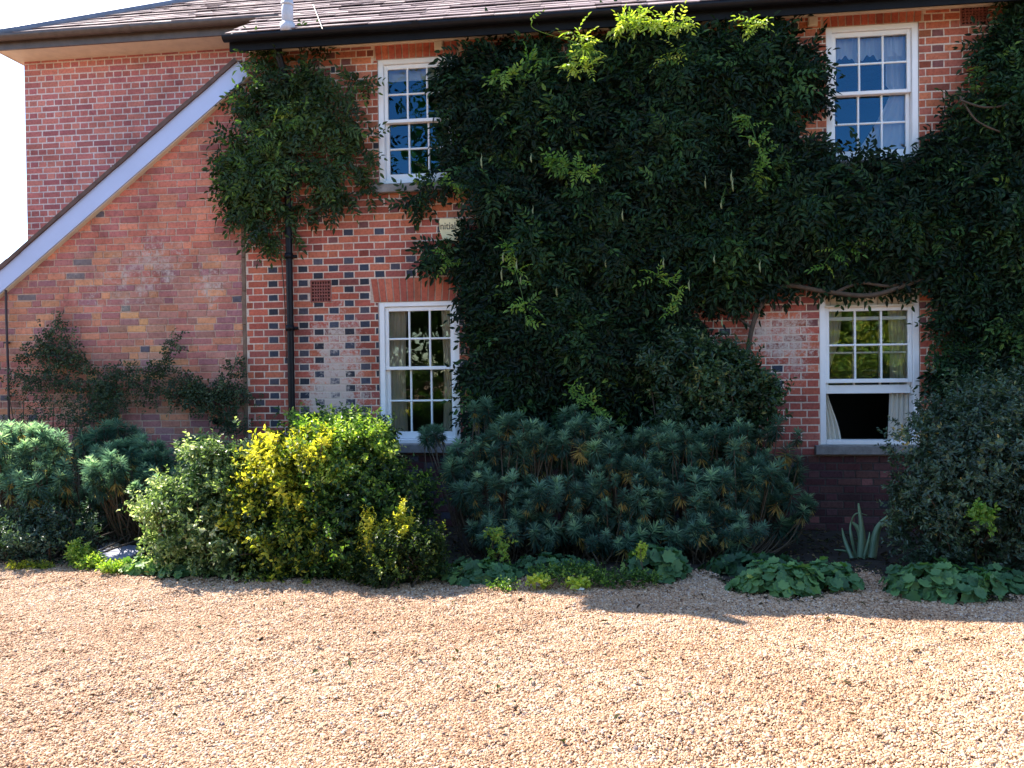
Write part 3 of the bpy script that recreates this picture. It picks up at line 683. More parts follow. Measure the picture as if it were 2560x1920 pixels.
def climber(name, label, cat, poly, n, mat, dmax, lf=.066, rag=.06, seed_rnd=.0, holes=(), stems=(), fac=.7, smat=None, group=None, keep=None, gaps=-9., base=.36, gf=2.3):
    Y = WY-.05; P2 = toXZ(poly, Y); a = np.array(P2); lo, hi = a.min(0)-.1, a.max(0)+.1
    root = empty(name, (float(a[:, 0].mean()), WY, 0), label, cat, group)
    q_ = 7; nc = n//q_
    P = rng.uniform(lo, hi, (int(nc*2.6), 2)); j = P+rng.normal(0, rag, P.shape)
    c, ds = inpoly(j, P2); k = c & ((noise(np.c_[P[:, 0], P[:, 0]*0, P[:, 1]], gf) > gaps) | (rng.random(len(P)) < .12))
    for (px, py, r) in holes:
        h = at(px, py, Y); k &= np.hypot(P[:, 0]-h[0], P[:, 1]-h[2]) > r*rng.uniform(.9, 1.2, len(P))
    P = P[k][:nc]; ds = ds[k][:nc]; n = len(P)
    P3 = np.c_[P[:, 0], P[:, 0]*0, P[:, 1]]
    nb_ = noise(P3, 1.6)*.5+noise(P3, 4.3)*.45
    D = np.clip(.05+ds*fac, .05, dmax)*(.72+.6*nb_)
    D = np.maximum(D, .04)
    D = np.minimum(D, .05+.30*np.clip((5.14-P[:, 1])/.4, 0, 2)) if keep is None else D
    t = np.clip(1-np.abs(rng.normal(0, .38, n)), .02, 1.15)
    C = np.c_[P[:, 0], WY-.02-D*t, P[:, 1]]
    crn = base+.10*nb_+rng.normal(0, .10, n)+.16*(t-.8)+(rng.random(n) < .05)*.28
    # each shoot end carries a spray of leaves fanning out and drooping
    ci = np.repeat(np.arange(n), q_); m = len(ci); th = rng.uniform(0, 6.283, m)
    sh = np.c_[rng.normal(0, .5, n), -rng.uniform(.3, 1, n), rng.normal(-.1, .4, n)][ci]; sh = nz(sh)
    fan = np.c_[np.cos(th), -.1*np.ones(m), np.sin(th)]
    C = C[ci]+fan*rng.uniform(0, .07, (m, 1))+rng.normal(0, .02, (m, 3)); C[:, 1] = np.minimum(C[:, 1], WY-.03)
    out = nz(sh*.55+fan*.85+np.array([0, 0, -.45])+rng.normal(0, .15, (m, 3)))
    N = nz(sh*.6+np.array([0, -.45, .55])+rng.normal(0, .28, (m, 3)))
    rn = crn[ci]+rng.normal(0, .06, m)+seed_rnd
    B, A, NN, L, Wd, R = pinnate(C, out, N, rng.uniform(.15, .27, m), lf, rn)
    P = P[rng.integers(0, n, 3000)]
    ok = B[:, 1] < WY-.012
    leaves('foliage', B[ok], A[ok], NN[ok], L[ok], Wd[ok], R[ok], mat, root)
    mb = MB()
    for pts, r in stems: mb.tube(smooth_line([at(*p[:2], WY-p[2]) for p in pts]), r, 7)
    # tangle of twigs under the leaves
    for i in range(int(45*(hi-lo).prod()/12)):
        s = P[rng.integers(len(P))]; p = np.array([s[0], WY-.03, s[1]]); v = np.array([rng.normal(0, 1), 0, rng.normal(.2, .6)]); pts = [p]
        for q in range(7):
            v = nz(v+rng.normal(0, .35, 3)*[1, .15, 1]); p = p+v*.11; p[1] = min(max(p[1], WY-.13), WY-.015); pts.append(p.copy())
        e = np.array([(u[0], u[2]) for u in pts]); c, _ = inpoly(e, P2)
        if c.all() and max(e[:, 1]) < 5.0: mb.tube(pts, np.linspace(.009, .003, 8), 5)
    mb.build('stem', smat or M_twig, root, True)
    return root
def smooth_line(pts, n=6):
    p = np.asarray(pts, float); k = len(p); out = []
    for i in range(k-1):
        a, b, c, d_ = p[max(i-1, 0)], p[i], p[i+1], p[min(i+2, k-1)]
        for t in np.linspace(0, 1, n, endpoint=False):
            out.append(.5*((2*b)+(-a+c)*t+(2*a-5*b+4*c-d_)*t*t+(-a+3*b-3*c+d_)*t**3))
    out.append(p[-1]); return np.array(out)
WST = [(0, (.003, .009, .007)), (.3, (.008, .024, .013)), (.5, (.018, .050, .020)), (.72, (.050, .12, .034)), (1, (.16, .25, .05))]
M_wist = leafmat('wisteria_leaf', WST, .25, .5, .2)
M_pod = plain('pod', (.22, .26, .12), .6)
M_young = leafmat('young_leaf', [(0, (.18, .28, .04)), (.5, (.36, .44, .07)), (1, (.62, .60, .16))], .45, .45, .3)
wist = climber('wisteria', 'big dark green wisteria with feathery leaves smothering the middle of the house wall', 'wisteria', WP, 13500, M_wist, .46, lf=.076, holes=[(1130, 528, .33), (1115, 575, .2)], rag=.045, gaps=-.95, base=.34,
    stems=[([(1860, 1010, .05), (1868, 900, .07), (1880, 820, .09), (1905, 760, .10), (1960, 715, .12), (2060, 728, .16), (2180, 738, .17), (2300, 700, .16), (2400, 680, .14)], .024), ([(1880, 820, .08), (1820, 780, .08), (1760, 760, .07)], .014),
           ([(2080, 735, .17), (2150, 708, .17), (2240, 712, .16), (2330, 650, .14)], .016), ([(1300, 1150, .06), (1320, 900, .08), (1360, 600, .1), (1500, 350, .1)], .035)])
# light young shoots reaching out past the gutter and trailing over the leaves
def shoots(parent, specs, mat, nm='young_shoot'):
    for (pts, dy, n, lf) in specs:
        mb = MB(); P = smooth_line([at(a, b, WY-e) for a, b, e in pts]); mb.tube(P, np.linspace(.005, .002, len(P)), 5)
        i = rng.integers(0, len(P), n); n_ = len(i); C = P[i]+rng.normal(0, .015, (n_, 3))
        out = np.c_[rng.normal(0, .8, n_), -rng.uniform(.1, 1, n_), rng.normal(.1, .6, n_)]; N = nz(np.c_[rng.normal(0, .4, n_), -rng.uniform(.2, 1, n_), rng.uniform(.3, 1.2, n_)])
        B, A, NN, L, Wd, R = pinnate(C, out, N, rng.uniform(.09, .17, n_), lf, rng.uniform(.1, .9, n_), 4)
        leaves(nm, B, A, NN, L, Wd, R, mat, parent, extra=mb)
shoots(wist, [([(1535, 75, .46), (1580, 58, .56), (1620, 50, .60), (1650, 58, .56)], 0, 44, .055), ([(1665, 60, .56), (1710, 60, .56)], 0, 18, .05), ([(1435, 85, .58), (1462, 105, .60), (1470, 120, .60)], 0, 16, .055),
              ([(1330, 52, .5), (1340, 75, .48), (1455, 110, .46)], 0, 2, .04), ([(1420, 170, .66), (1450, 160, .68), (1480, 175, .66)], 0, 20, .05), ([(1880, 48, .56), (1890, 70, .58)], 0, 16, .045), ([(1690, 120, .46), (1665, 150, .42)], 0, 8, .04)], M_young)
M_mid = leafmat('bright_leaf', [(0, (.05, .12, .03)), (.5, (.12, .24, .04)), (1, (.26, .36, .07))], .35, .45, .3)
shoots(wist, [([(1270, 610, .5), (1290, 680, .54), (1310, 760, .55), (1315, 830, .5)], 0, 22, .055), ([(1370, 410, .45), (1430, 420, .52), (1490, 440, .48)], 0, 26, .058), ([(1870, 290, .46), (1890, 350, .5), (1905, 400, .48), (1880, 460, .45)], 0, 26, .05),
              ([(1640, 690, .45), (1700, 730, .48), (1680, 790, .45)], 0, 16, .05), ([(1240, 180, .40), (1270, 190, .46), (1310, 200, .45)], 0, 14, .06), ([(1320, 150, .42), (1420, 140, .46), (1480, 130, .46)], 0, 20, .055),
              ([(1105, 455, .3), (1125, 460, .34), (1135, 465, .3)], 0, 7, .05), ([(1105, 625, .2), (1120, 645, .25), (1135, 665, .22)], 0, 8, .05), ([(2060, 660, .3), (2100, 620, .3), (2220, 590, .3)], 0, 14, .055), ([(1420, 970, .5), (1470, 1000, .55), (1500, 1040, .55)], 0, 18, .05)], M_mid, 'trailing_shoot')
for i in range(22):
    px, py = random.uniform(1180, 1900), random.uniform(330, 880)
    c = at(px, py, WY-random.uniform(.42, .55)); l = random.uniform(.09, .15); mb = MB()
    mb.tube([c, c+[.004, 0, -l*.2], c+[-.003, 0, -l*.4], c+[0, 0, -l*.75], c+[.006, 0, -l]], [.0015, .003, .008, .009, .002], 6)
    mb.build('seed_pod', M_pod, wist, True)
M_wistl = leafmat('light_climber_leaf', [(0, (.014, .028, .014)), (.35, (.028, .055, .022)), (.6, (.06, .11, .034)), (.8, (.14, .24, .05)), (1, (.32, .38, .08))], .35, .45, .3)
lc = climber('climber', 'loose green climber round the black downpipe between lean-to and upper left window', 'climbing plant', CLP, 1350, M_wistl, .2, lf=.07, rag=.06, gaps=-.02, gf=4.2, base=.42,
    stems=[([(590, 214, .12), (640, 203, .14), (680, 207, .14)], .012), ([(694, 540, .06), (703, 640, .05), (712, 760, .03), (716, 900, .03)], .005), ([(745, 110, .06), (752, 140, .1), (750, 160, .12)], .006)])
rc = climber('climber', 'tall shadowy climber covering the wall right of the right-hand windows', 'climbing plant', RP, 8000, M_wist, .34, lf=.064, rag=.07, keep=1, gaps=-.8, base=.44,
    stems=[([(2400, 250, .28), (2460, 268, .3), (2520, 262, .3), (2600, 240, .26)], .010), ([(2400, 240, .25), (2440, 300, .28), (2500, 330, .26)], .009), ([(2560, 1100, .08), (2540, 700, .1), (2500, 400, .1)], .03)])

# ---------------------------------------------------------------- shrubs
def shrub(name, label, cat, lumps, ntw, lf, wr, mat, base=.45, tw=.13, nl=9, rough=.16, up=.3, lumpc=None, inner=.35, droop=.12, group=None, spread=.14, stems=True):
    c0 = np.array(lumps[0][:3]); root = empty(name, (c0[0], c0[1], 0), label, cat, group)
    vol = np.array([max(l[3]*l[4], 1e-3)**.5*l[5]**.5*l[3]**.5*l[4]**.5 for l in lumps]); idx = rng.choice(len(lumps), ntw, p=vol/vol.sum())
    Lp = np.array([l[:6] for l in lumps]); C = Lp[idx, :3]; Rr = Lp[idx, 3:6]
    dr = rdir(ntw); dr[:, 2] = np.where(rng.random(ntw) < .35, np.abs(dr[:, 2]), dr[:, 2])
    inn = rng.random(ntw) < inner
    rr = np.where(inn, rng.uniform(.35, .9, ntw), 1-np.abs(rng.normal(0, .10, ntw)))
    small_ = ntw < 420
    if ntw > 420:                                          # shoots grow in tufts with gaps of shadow between
        nb_ = ntw//11; bi = rng.integers(0, nb_, ntw); bd = rdir(nb_); bf = rng.uniform(.80, 1.16, nb_); bc = rng.normal(0, .11, nb_)+(bf-1)*.5
        idx = rng.choice(len(lumps), nb_, p=vol/vol.sum())[bi]; C = Lp[idx, :3]; Rr = Lp[idx, 3:6]
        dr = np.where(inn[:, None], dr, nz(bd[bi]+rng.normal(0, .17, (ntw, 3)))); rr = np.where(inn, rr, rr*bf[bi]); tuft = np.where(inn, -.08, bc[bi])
    else: tuft = np.zeros(ntw)
    stray = (rng.random(ntw) < .05)&(ntw > 420); rr = np.where(stray, rng.uniform(1.05, 1.32, ntw), rr)
    P = C+dr*Rr*rr[:, None]*(1+rough*noise(dr*1.0+C, 2.6)*.6+rough*noise(dr+C, 6)*.4)[:, None]
    if small_: P[:, 2] = np.abs(P[:, 2])+.021
    ok = P[:, 2] > .02; P, dr, rr, idx, tuft = P[ok], dr[ok], rr[ok], idx[ok], tuft[ok]; n = len(P)
    A = nz(dr+np.array([0, 0, up])+rng.normal(0, .45, (n, 3)))
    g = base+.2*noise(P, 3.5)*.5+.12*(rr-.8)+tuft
    if lumpc is not None: g = g+np.array(lumpc)[idx]
    Bs, As, Ns, Ls, Ws, Rs = [], [], [], [], [], []
    tl = tw*rng.uniform(.6, 1.3, n)
    for k in range(nl):
        t = (k+1)/nl; a = nz(A*(.35+.5*(t > .8))+perp(A)*.9+rng.normal(0, .1, (n, 3)))
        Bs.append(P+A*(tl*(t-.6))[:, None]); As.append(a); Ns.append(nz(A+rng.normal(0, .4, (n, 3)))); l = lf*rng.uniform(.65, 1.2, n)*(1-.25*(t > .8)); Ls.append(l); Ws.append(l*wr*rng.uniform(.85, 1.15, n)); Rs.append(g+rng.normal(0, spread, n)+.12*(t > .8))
    B = np.concatenate(Bs); ok = B[:, 2] > .01
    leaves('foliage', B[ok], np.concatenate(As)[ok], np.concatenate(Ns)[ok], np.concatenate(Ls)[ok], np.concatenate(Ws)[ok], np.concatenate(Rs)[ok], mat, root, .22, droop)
    mb = MB(); small = ntw < 420
    for i in range((4 if small else max(10, ntw//60)) if stems else 0):
        e = P[rng.integers(n)]; b = np.array([c0[0]+rng.normal(0, .1)+(e[0]-c0[0])*.3, c0[1]+rng.normal(0, .08), 0]); md = (b+e)/2+rng.normal(0, .05, 3)
        mb.tube(smooth_line([b, md, e], 4), np.linspace(.004 if small else .012, .002 if small else .004, 9), 5)
    if stems: mb.build('stem', M_twig, root, True)
    return root
def lump(px, py, Y, rx, rz_, ry): c = at(px, py, Y); return (c[0], Y, c[2], rx, ry, rz_)
M_sun1 = leafmat('variegated_leaf', [(0, (.025, .05, .02)), (.35, (.10, .17, .06)), (.65, (.28, .36, .14)), (1, (.72, .72, .52))], .42, .4, .45, tmul=(1.6, 1.7, .9))
M_gold = leafmat('golden_leaf', [(0, (.02, .045, .015)), (.25, (.09, .15, .03)), (.6, (.50, .50, .06)), (1, (.85, .74, .12))], .5, .45, .3, tmul=(1.5, 1.5, .5))
M_grn = leafmat('fresh_leaf', [(0, (.015, .04, .015)), (.35, (.06, .13, .03)), (.65, (.22, .34, .06)), (1, (.58, .62, .16))], .45, .4, .4)
M_dk = leafmat('dark_leaf', [(0, (.012, .030, .018)), (.5, (.030, .068, .030)), (.85, (.06, .12, .04)), (1, (.20, .20, .07))], .2, .4, .4)
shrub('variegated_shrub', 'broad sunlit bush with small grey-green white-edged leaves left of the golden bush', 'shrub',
      [lump(500, 1290, 6.45, .42, .40, .40), lump(420, 1270, 6.45, .24, .20, .25), lump(550, 1180, 6.57, .34, .28, .28), lump(600, 1370, 6.35, .38, .32, .30), lump(470, 1380, 6.37, .32, .24, .26), lump(560, 1440, 6.35, .3, .12, .2)], 2900, .042, .55, M_sun1, .36, .13, 9, lumpc=[0, .25, .08, -.12, .0, -.25], rough=.36, spread=.2)  # lumpc: low lumps coloured darker for shade, upper ones lighter for sun
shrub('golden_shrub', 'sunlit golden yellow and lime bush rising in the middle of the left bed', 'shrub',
      [lump(710, 1200, 6.54, .38, .34, .30), lump(650, 1280, 6.45, .36, .30, .28), lump(690, 1130, 6.60, .17, .22, .16), lump(730, 1380, 6.32, .38, .30, .30), lump(800, 1150, 6.54, .30, .28, .28)], 2400, .050, .52, M_gold, .36, .15, 9, lumpc=[.12, -.08, .35, -.25, .05], rough=.36, spread=.22)  # lumpc: golden patches, with shade painted into the lower lumps
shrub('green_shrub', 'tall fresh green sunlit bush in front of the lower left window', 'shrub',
      [lump(870, 1180, 6.60, .44, .36, .36), lump(910, 1120, 6.64, .28, .24, .26), lump(820, 1110, 6.67, .28, .22, .25), lump(870, 1320, 6.45, .46, .42, .36), lump(800, 1410, 6.4, .42, .22, .3), lump(960, 1240, 6.54, .24, .34, .3), lump(1020, 1260, 7.2, .22, .34, .2)], 3900, .047, .5, M_grn, .40, .15, 9, lumpc=[.08, .22, .2, -.22, -.25, -.25, -.35], rough=.36, spread=.2)  # lumpc: sun painted into the top lumps, shade into lower and right ones
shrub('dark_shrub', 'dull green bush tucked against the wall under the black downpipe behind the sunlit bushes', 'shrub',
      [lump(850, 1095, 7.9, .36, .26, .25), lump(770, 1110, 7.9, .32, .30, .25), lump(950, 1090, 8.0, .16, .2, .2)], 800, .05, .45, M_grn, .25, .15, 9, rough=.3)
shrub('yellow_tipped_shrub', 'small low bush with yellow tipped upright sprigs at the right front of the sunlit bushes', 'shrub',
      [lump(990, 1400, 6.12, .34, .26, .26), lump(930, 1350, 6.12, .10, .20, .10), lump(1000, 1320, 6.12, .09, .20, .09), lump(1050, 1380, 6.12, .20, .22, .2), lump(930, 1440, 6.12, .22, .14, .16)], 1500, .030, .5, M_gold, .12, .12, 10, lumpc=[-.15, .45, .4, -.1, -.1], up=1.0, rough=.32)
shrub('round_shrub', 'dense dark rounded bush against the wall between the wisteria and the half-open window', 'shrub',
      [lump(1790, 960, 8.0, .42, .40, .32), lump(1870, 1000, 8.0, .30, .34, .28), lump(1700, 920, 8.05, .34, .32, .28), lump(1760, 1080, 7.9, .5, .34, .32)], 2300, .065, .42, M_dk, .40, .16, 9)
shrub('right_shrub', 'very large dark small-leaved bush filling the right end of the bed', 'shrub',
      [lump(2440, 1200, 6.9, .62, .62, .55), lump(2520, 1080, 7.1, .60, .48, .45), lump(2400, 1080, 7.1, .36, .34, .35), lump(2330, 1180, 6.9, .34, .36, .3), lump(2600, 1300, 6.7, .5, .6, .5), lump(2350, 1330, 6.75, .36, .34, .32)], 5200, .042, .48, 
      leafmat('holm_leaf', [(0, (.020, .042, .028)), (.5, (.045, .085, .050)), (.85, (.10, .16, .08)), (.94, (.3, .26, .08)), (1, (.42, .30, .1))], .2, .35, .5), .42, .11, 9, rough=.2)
shrub('low_shrub', 'low dark blue-green bush at the left end of the bed beside the grey slab', 'shrub',
      [lump(110, 1340, 6.65, .48, .28, .35), lump(0, 1340, 6.65, .42, .28, .35), lump(210, 1330, 7.15, .34, .24, .22), lump(330, 1320, 7.3, .30, .26, .2), lump(400, 1330, 7.3, .2, .26, .2), lump(-120, 1330, 6.65, .4, .3, .35)], 2100, .036, .45,
      leafmat('bluegreen_leaf', [(0, (.022, .042, .032)), (.5, (.05, .095, .062)), (1, (.16, .23, .16))], .25, .4, .4), .42, .10, 9)
shrub('weed_clump', 'small bright lime clump growing beside the grey slab', 'weeds',
      [lump(200, 1400, 6.5, .10, .14, .1), lump(230, 1425, 6.4, .12, .08, .1), lump(300, 1425, 6.3, .15, .04, .08), lump(270, 1455, 6.2, .08, .03, .06)], 260, .036, .5, M_grn, .7, .08, 8)
shrub('bare_shrub', 'thin straggly dark bush behind the far left euphorbias', 'shrub',
      [lump(110, 1060, 8.1, .45, .40, .25), lump(230, 1030, 8.15, .35, .35, .2), lump(80, 960, 8.2, .30, .2, .15)], 420, .028, .45, M_dk, .4, .16, 8)

# climbing rose on the lean-to wall
def rose():
    root = empty('climbing_rose', (at(270, 1000, WY)[0], WY, 0), 'straggling climbing rose with thin branches spread across the lean-to wall', 'climbing rose')
    br = [[(278, 1100), (270, 1030), (262, 970), (300, 930), (380, 930), (470, 960), (560, 985), (600, 990)], [(262, 970), (230, 920), (190, 900), (140, 880), (110, 850)], [(190, 900), (165, 840), (150, 800)], [(278, 1030), (200, 970), (120, 950), (40, 945)],
          [(470, 960), (500, 1000), (560, 1050), (600, 1070)], [(380, 930), (420, 890), (440, 850)], [(300, 930), (340, 950), (420, 985), (520, 1000)], [(262, 970), (240, 1010), (200, 1040)], [(560, 985), (575, 940), (590, 910)], [(140, 880), (90, 880), (60, 900)]]
    mb = MB(); pts = []
    for i, b in enumerate(br):
        P = smooth_line([at(x, y, WY-.07-.05*random.random()) for x, y in b]); mb.tube(P, np.linspace(.013 if i == 0 else .007, .003, len(P)), 5); pts.append(P)
    P = np.concatenate(pts); 
    P = P[P[:, 2] > .9]; k = rng.integers(0, len(P), 1000); C = P[k]+rng.normal(0, .05, (1000, 3))*[1, .5, 1]; C[:, 1] = np.minimum(C[:, 1], WY-.03)
    C2 = np.array([at(random.gauss(x, sx), random.gauss(y, sy), WY-random.uniform(.04, .16)) for x, y, sx, sy, q in [(150, 900, 35, 30, 80), (290, 975, 45, 25, 120), (480, 985, 60, 22, 190), (560, 1000, 40, 22, 110), (120, 960, 60, 25, 70), (120, 840, 12, 22, 20), (240, 1040, 20, 40, 30)] for _ in range(q)])
    C = np.concatenate([C, C2]); n = len(C)
    A = nz(np.c_[rng.normal(0, 1, n), -rng.uniform(0, 1, n), rng.normal(0, .7, n)]); N = nz(np.c_[rng.normal(0, .4, n), -rng.uniform(.3, 1, n), rng.uniform(0, 1, n)])
    B, A, NN, L, Wd, R = pinnate(C, A, N, np.full(n, .07), .034, rng.normal(.4, .2, n), 2)
    ok = B[:, 1] < WY-.01
    leaves('foliage', B[ok], A[ok], NN[ok], L[ok], Wd[ok]*1.5, R[ok], leafmat('rose_leaf', [(0, (.02, .035, .02)), (.5, (.045, .075, .035)), (1, (.16, .19, .10))], .25, .5, .3), root)
    mb.build('stem', M_bark, root, True)
rose()

# euphorbias: rosettes of narrow leaves on bare stems
M_eup = leafmat('spurge_leaf', [(0, (.40, .26, .08)), (.08, (.30, .26, .09)), (.16, (.022, .055, .042)), (.45, (.055, .12, .09)), (.75, (.14, .25, .17)), (1, (.30, .42, .24))], .42, .45, .35, tmul=(2.2, 2.3, 1.7))
def euphorbia(label, heads, base, pale=0, seed=0, lf=.082, nleaf=92):
    b = gnd(*base); root = empty('euphorbia', (b[0], b[1], 0), label, 'euphorbia', 'blue-green euphorbias along the foot of the wall')
    H = []; 
    for (px, py, Y, sx, sz, sy, q) in heads:
        for _ in range(int(q*1.6)):
            c = at(px, py, Y); o = rdir(1)[0]*random.uniform(.55, 1.0)**.5; H.append(c+o*[sx, sy, sz])
    H = np.array(H); H = H[H[:, 2] > .12]; n = len(H); mb = MB(); Bs, As, Ns, Ls, Ws, Rs = [], [], [], [], [], []
    for h in H:
        g = np.array([b[0]+(h[0]-b[0])*.45+random.gauss(0, .06), 7.25+random.gauss(0, .15), 0.0]); md = g*.45+h*.55; md[2] = h[2]*.35; md[:2] += rng.normal(0, .06, 2)
        P = smooth_line([g, md, h], 5); mb.tube(P, np.linspace(.006, .005, len(P)), 5)
        T = nz(P[-1]-P[-3]); T = nz(T+np.array([0, 0, .5])+rng.normal(0, .12, 3)); q = nleaf; s = random.uniform(.62, 1.3)
        t = rng.uniform(0, 1, q); ax = np.cross(T, [0.3, .5, .8]); ax = nz(ax); ay = np.cross(T, ax); th = np.arange(q)*2.39996
        rad = ax*np.cos(th)[:, None]+ay*np.sin(th)[:, None]
        pos = h-T*.075*s+T*(t*.11*s)[:, None]; el = (t-.45)*1.9
        a = rad*np.cos(el)[:, None]+T*np.sin(el)[:, None]+np.array([0, 0, -.12])+rng.normal(0, .07, (q, 3))
        Bs.append(pos); As.append(a); Ns.append(nz(T*np.cos(el)[:, None]-rad*np.sin(el)[:, None])); l = lf*s*(1-.35*np.clip(t-.7, 0, 1)*2)*rng.uniform(.85, 1.1, q); Ls.append(l); Ws.append(np.full(q, .0098)*s**.5)
        r = .22+.62*t**1.6*random.uniform(.5, 1.15)+rng.normal(0, .07, q)+random.gauss(0, .09)+pale  # pale: sunlight on the left clumps put into the leaf colour
        if random.random() < .22: r[t < .22] = rng.uniform(0, .08, (t < .22).sum())
        Rs.append(r)
    leaves('foliage', np.concatenate(Bs), np.concatenate(As), np.concatenate(Ns), np.concatenate(Ls), np.concatenate(Ws), np.concatenate(Rs), M_eup, root, .1, .1)
    mb.build('stem', M_estem, root, True)
euphorbia('tall dense clump of blue-green euphorbia rosettes right of the lower left window', [(1180, 1160, 7.5, .28, .22, .25, 30), (1300, 1120, 7.5, .38, .30, .3, 62), (1240, 1230, 7.2, .40, .22, .25, 36), (1380, 1260, 7.1, .30, .22, .22, 26), (1290, 1330, 6.95, .42, .14, .18, 24), (1200, 1030, 7.9, .1, .12, .1, 5), (1080, 1085, 7.9, .12, .04, .1, 5)], (1280, 1400), 0)
euphorbia('broad clump of blue-green euphorbia rosettes under the round dark bush', [(1480, 1130, 7.5, .36, .28, .28, 50), (1560, 1230, 7.15, .36, .26, .25, 42), (1530, 1330, 6.95, .34, .14, .16, 20), (1450, 1050, 7.9, .2, .1, .1, 10)], (1500, 1400), 0)
euphorbia('clump of euphorbia rosettes with yellowed lower leaves left of the half-open window', [(1680, 1130, 7.5, .36, .26, .28, 46), (1830, 1140, 7.5, .34, .28, .25, 46), (1750, 1240, 7.15, .42, .22, .22, 40), (1780, 1330, 6.95, .42, .14, .16, 24), (1960, 1130, 7.7, .2, .3, .2, 12), (1970, 1270, 7.4, .22, .2, .15, 14), (1900, 1210, 7.3, .26, .2, .2, 22)], (1750, 1400), 0)
euphorbia('pale sunlit euphorbia at the far left edge of the bed', [(60, 1130, 7.0, .42, .26, .28, 50), (-60, 1130, 7.55, .36, .26, .25, 22), (90, 1200, 6.85, .34, .2, .2, 26), (190, 1170, 7.9, .3, .3, .15, 26)], (40, 1390), .2)
euphorbia('half-lit euphorbia between the far left euphorbia and the variegated bush', [(330, 1150, 7.55, .40, .2, .25, 44), (260, 1180, 6.9, .18, .14, .15, 16), (400, 1180, 7.4, .25, .2, .2, 22), (480, 1120, 7.9, .15, .1, .1, 8), (270, 1110, 7.9, .36, .22, .15, 30), (410, 1230, 7.2, .3, .2, .2, 22), (210, 1260, 7.3, .25, .15, .15, 12)], (320, 1390), .08)
euphorbia('three euphorbia rosettes poking out of the top left of the variegated bush', [(490, 1145, 7.1, .07, .06, .06, 3)], (480, 1400), .15)

# lady's mantle: mounds of scalloped round leaves
M_man = leafmat('mantle_leaf', [(0, (.025, .065, .035)), (.5, (.08, .18, .075)), (.85, (.17, .31, .10)), (1, (.36, .42, .10))], .3, .5, .25)
def mantle(label, px, py, Y, rx, ry, rz_, n=170, s=.055, base=.45, name='lady_mantle', cat='ground plant'):
    c = at(px, py, Y); root = empty(name, (c[0], Y, 0), label, cat, 'mounds of scalloped leaves along the bed edge')
    k = 15; th = np.arange(k)*2*math.pi/k; sc = 1+.13*np.cos(th*7.5); V = []; F = []; R = []; m_ = 0; mb = MB()
    s *= .74; n = int(n*1.7); rz_ *= .82
    for i in range(n):
        dr = nz(np.array([random.gauss(0, 1), random.gauss(0, 1), abs(random.gauss(0, .9))])); f = random.uniform(.72, 1.05)*(1+.18*noise(dr[None]*1.0+c[0], 3)[0])
        p = np.array([c[0]+dr[0]*rx*f, Y+dr[1]*ry*f, .02+dr[2]*rz_*f]); nr = nz(dr*[.9, .9, 1]+[0, -.15, .55]+rng.normal(0, .42, 3)); r = s*random.uniform(.6, 1.2)
        a = nz(np.cross(nr, [.1, .9, .3])); b = np.cross(nr, a); cup = .22*random.uniform(.3, 1.3); ph = random.uniform(0, 6.28)
        ring = p+(a*np.cos(th+ph)[:, None]+b*np.sin(th+ph)[:, None])*(r*sc)[:, None]+nr*(r*cup+r*.10*np.cos(th*7.5+.5))[:, None]+nr*(r*.12*np.sin(2*th))[:, None]
        mid = p+(a*np.cos(th+ph)[:, None]+b*np.sin(th+ph)[:, None])*(r*.5)+nr*(r*cup*.55)
        V += [p]+list(mid)+list(ring); F += [(m_, m_+1+j, m_+1+(j+1) % k) for j in range(k)]; F += [(m_+1+j, m_+1+k+j, m_+1+k+(j+1) % k) for j in range(k)]; F += [(m_+1+j, m_+1+k+(j+1) % k, m_+1+(j+1) % k) for j in range(k)]
        R += [base+random.gauss(0, .16)]*(2*k+1); m_ += 2*k+1
        if i % 3 == 0: mb.tube([(c[0]+dr[0]*rx*.2, Y+dr[1]*ry*.2, 0), (p+[c[0], Y, 0])/2+[0, 0, .02] if False else (p*.6+np.array([c[0], Y, 0])*.4), p], .0025, 4)
    mesh('foliage', V, [F], M_man, root, {'rnd': np.clip(np.array(R), 0, 1)}, True); mb.build('stem', M_twig, root)
mantle('mound of scalloped leaves at the foot of the yellow tipped bush', 1190, 1420, 6.3, .34, .2, .15, 150)
mantle('dark creeping mound left of the bare soil in the middle of the bed', 1380, 1400, 6.6, .34, .22, .14, 150, .04, .25)
mantle('rounded mound of large leaves with a lime flower tuft', 1640, 1400, 6.5, .24, .2, .26, 120, .062, .35)
mantle('bright crinkled mound at the front right of the bed edge, left of the iris', 1950, 1425, 6.15, .30, .2, .22, 170, .052, .62)
mantle('green mound running on from the crinkled mound below the iris', 2070, 1420, 6.3, .22, .2, .19, 120, .05, .5)
mantle('dark mound behind the crinkled mound under the euphorbias', 1890, 1390, 6.7, .34, .22, .15, 130, .055, .2)
mantle('big scalloped mound in front of the large right bush', 2350, 1425, 6.15, .36, .22, .23, 220, .056, .5)
mantle('small dark mound right of the big scalloped mound', 2490, 1415, 6.35, .24, .2, .16, 90, .05, .35)
mantle('sunlit pale green mound right of the grey slab', 370, 1430, 6.35, .20, .16, .11, 110, .05, .75)
mantle('tiny sunlit green mound at the left foot of the variegated bush', 450, 1450, 6.25, .14, .12, .09, 60, .045, .6)
shrub('creeping_weed', 'low creeping green weed on the gravel edge below the euphorbias', 'weeds', [lump(1420, 1440, 6.2, .30, .06, .14), lump(1560, 1455, 6.15, .3, .05, .12), lump(1260, 1470, 6.0, .12, .04, .08)], 380, .026, .6, M_grn, .3, .07, 7)
shrub('lime_seedling', 'three-leaved lime green seedling on the lit gravel edge', 'weeds', [lump(1350, 1462, 6.05, .07, .04, .05), lump(1440, 1466, 6.05, .09, .03, .05)], 44, .05, .6, M_young, .5, .05, 5)
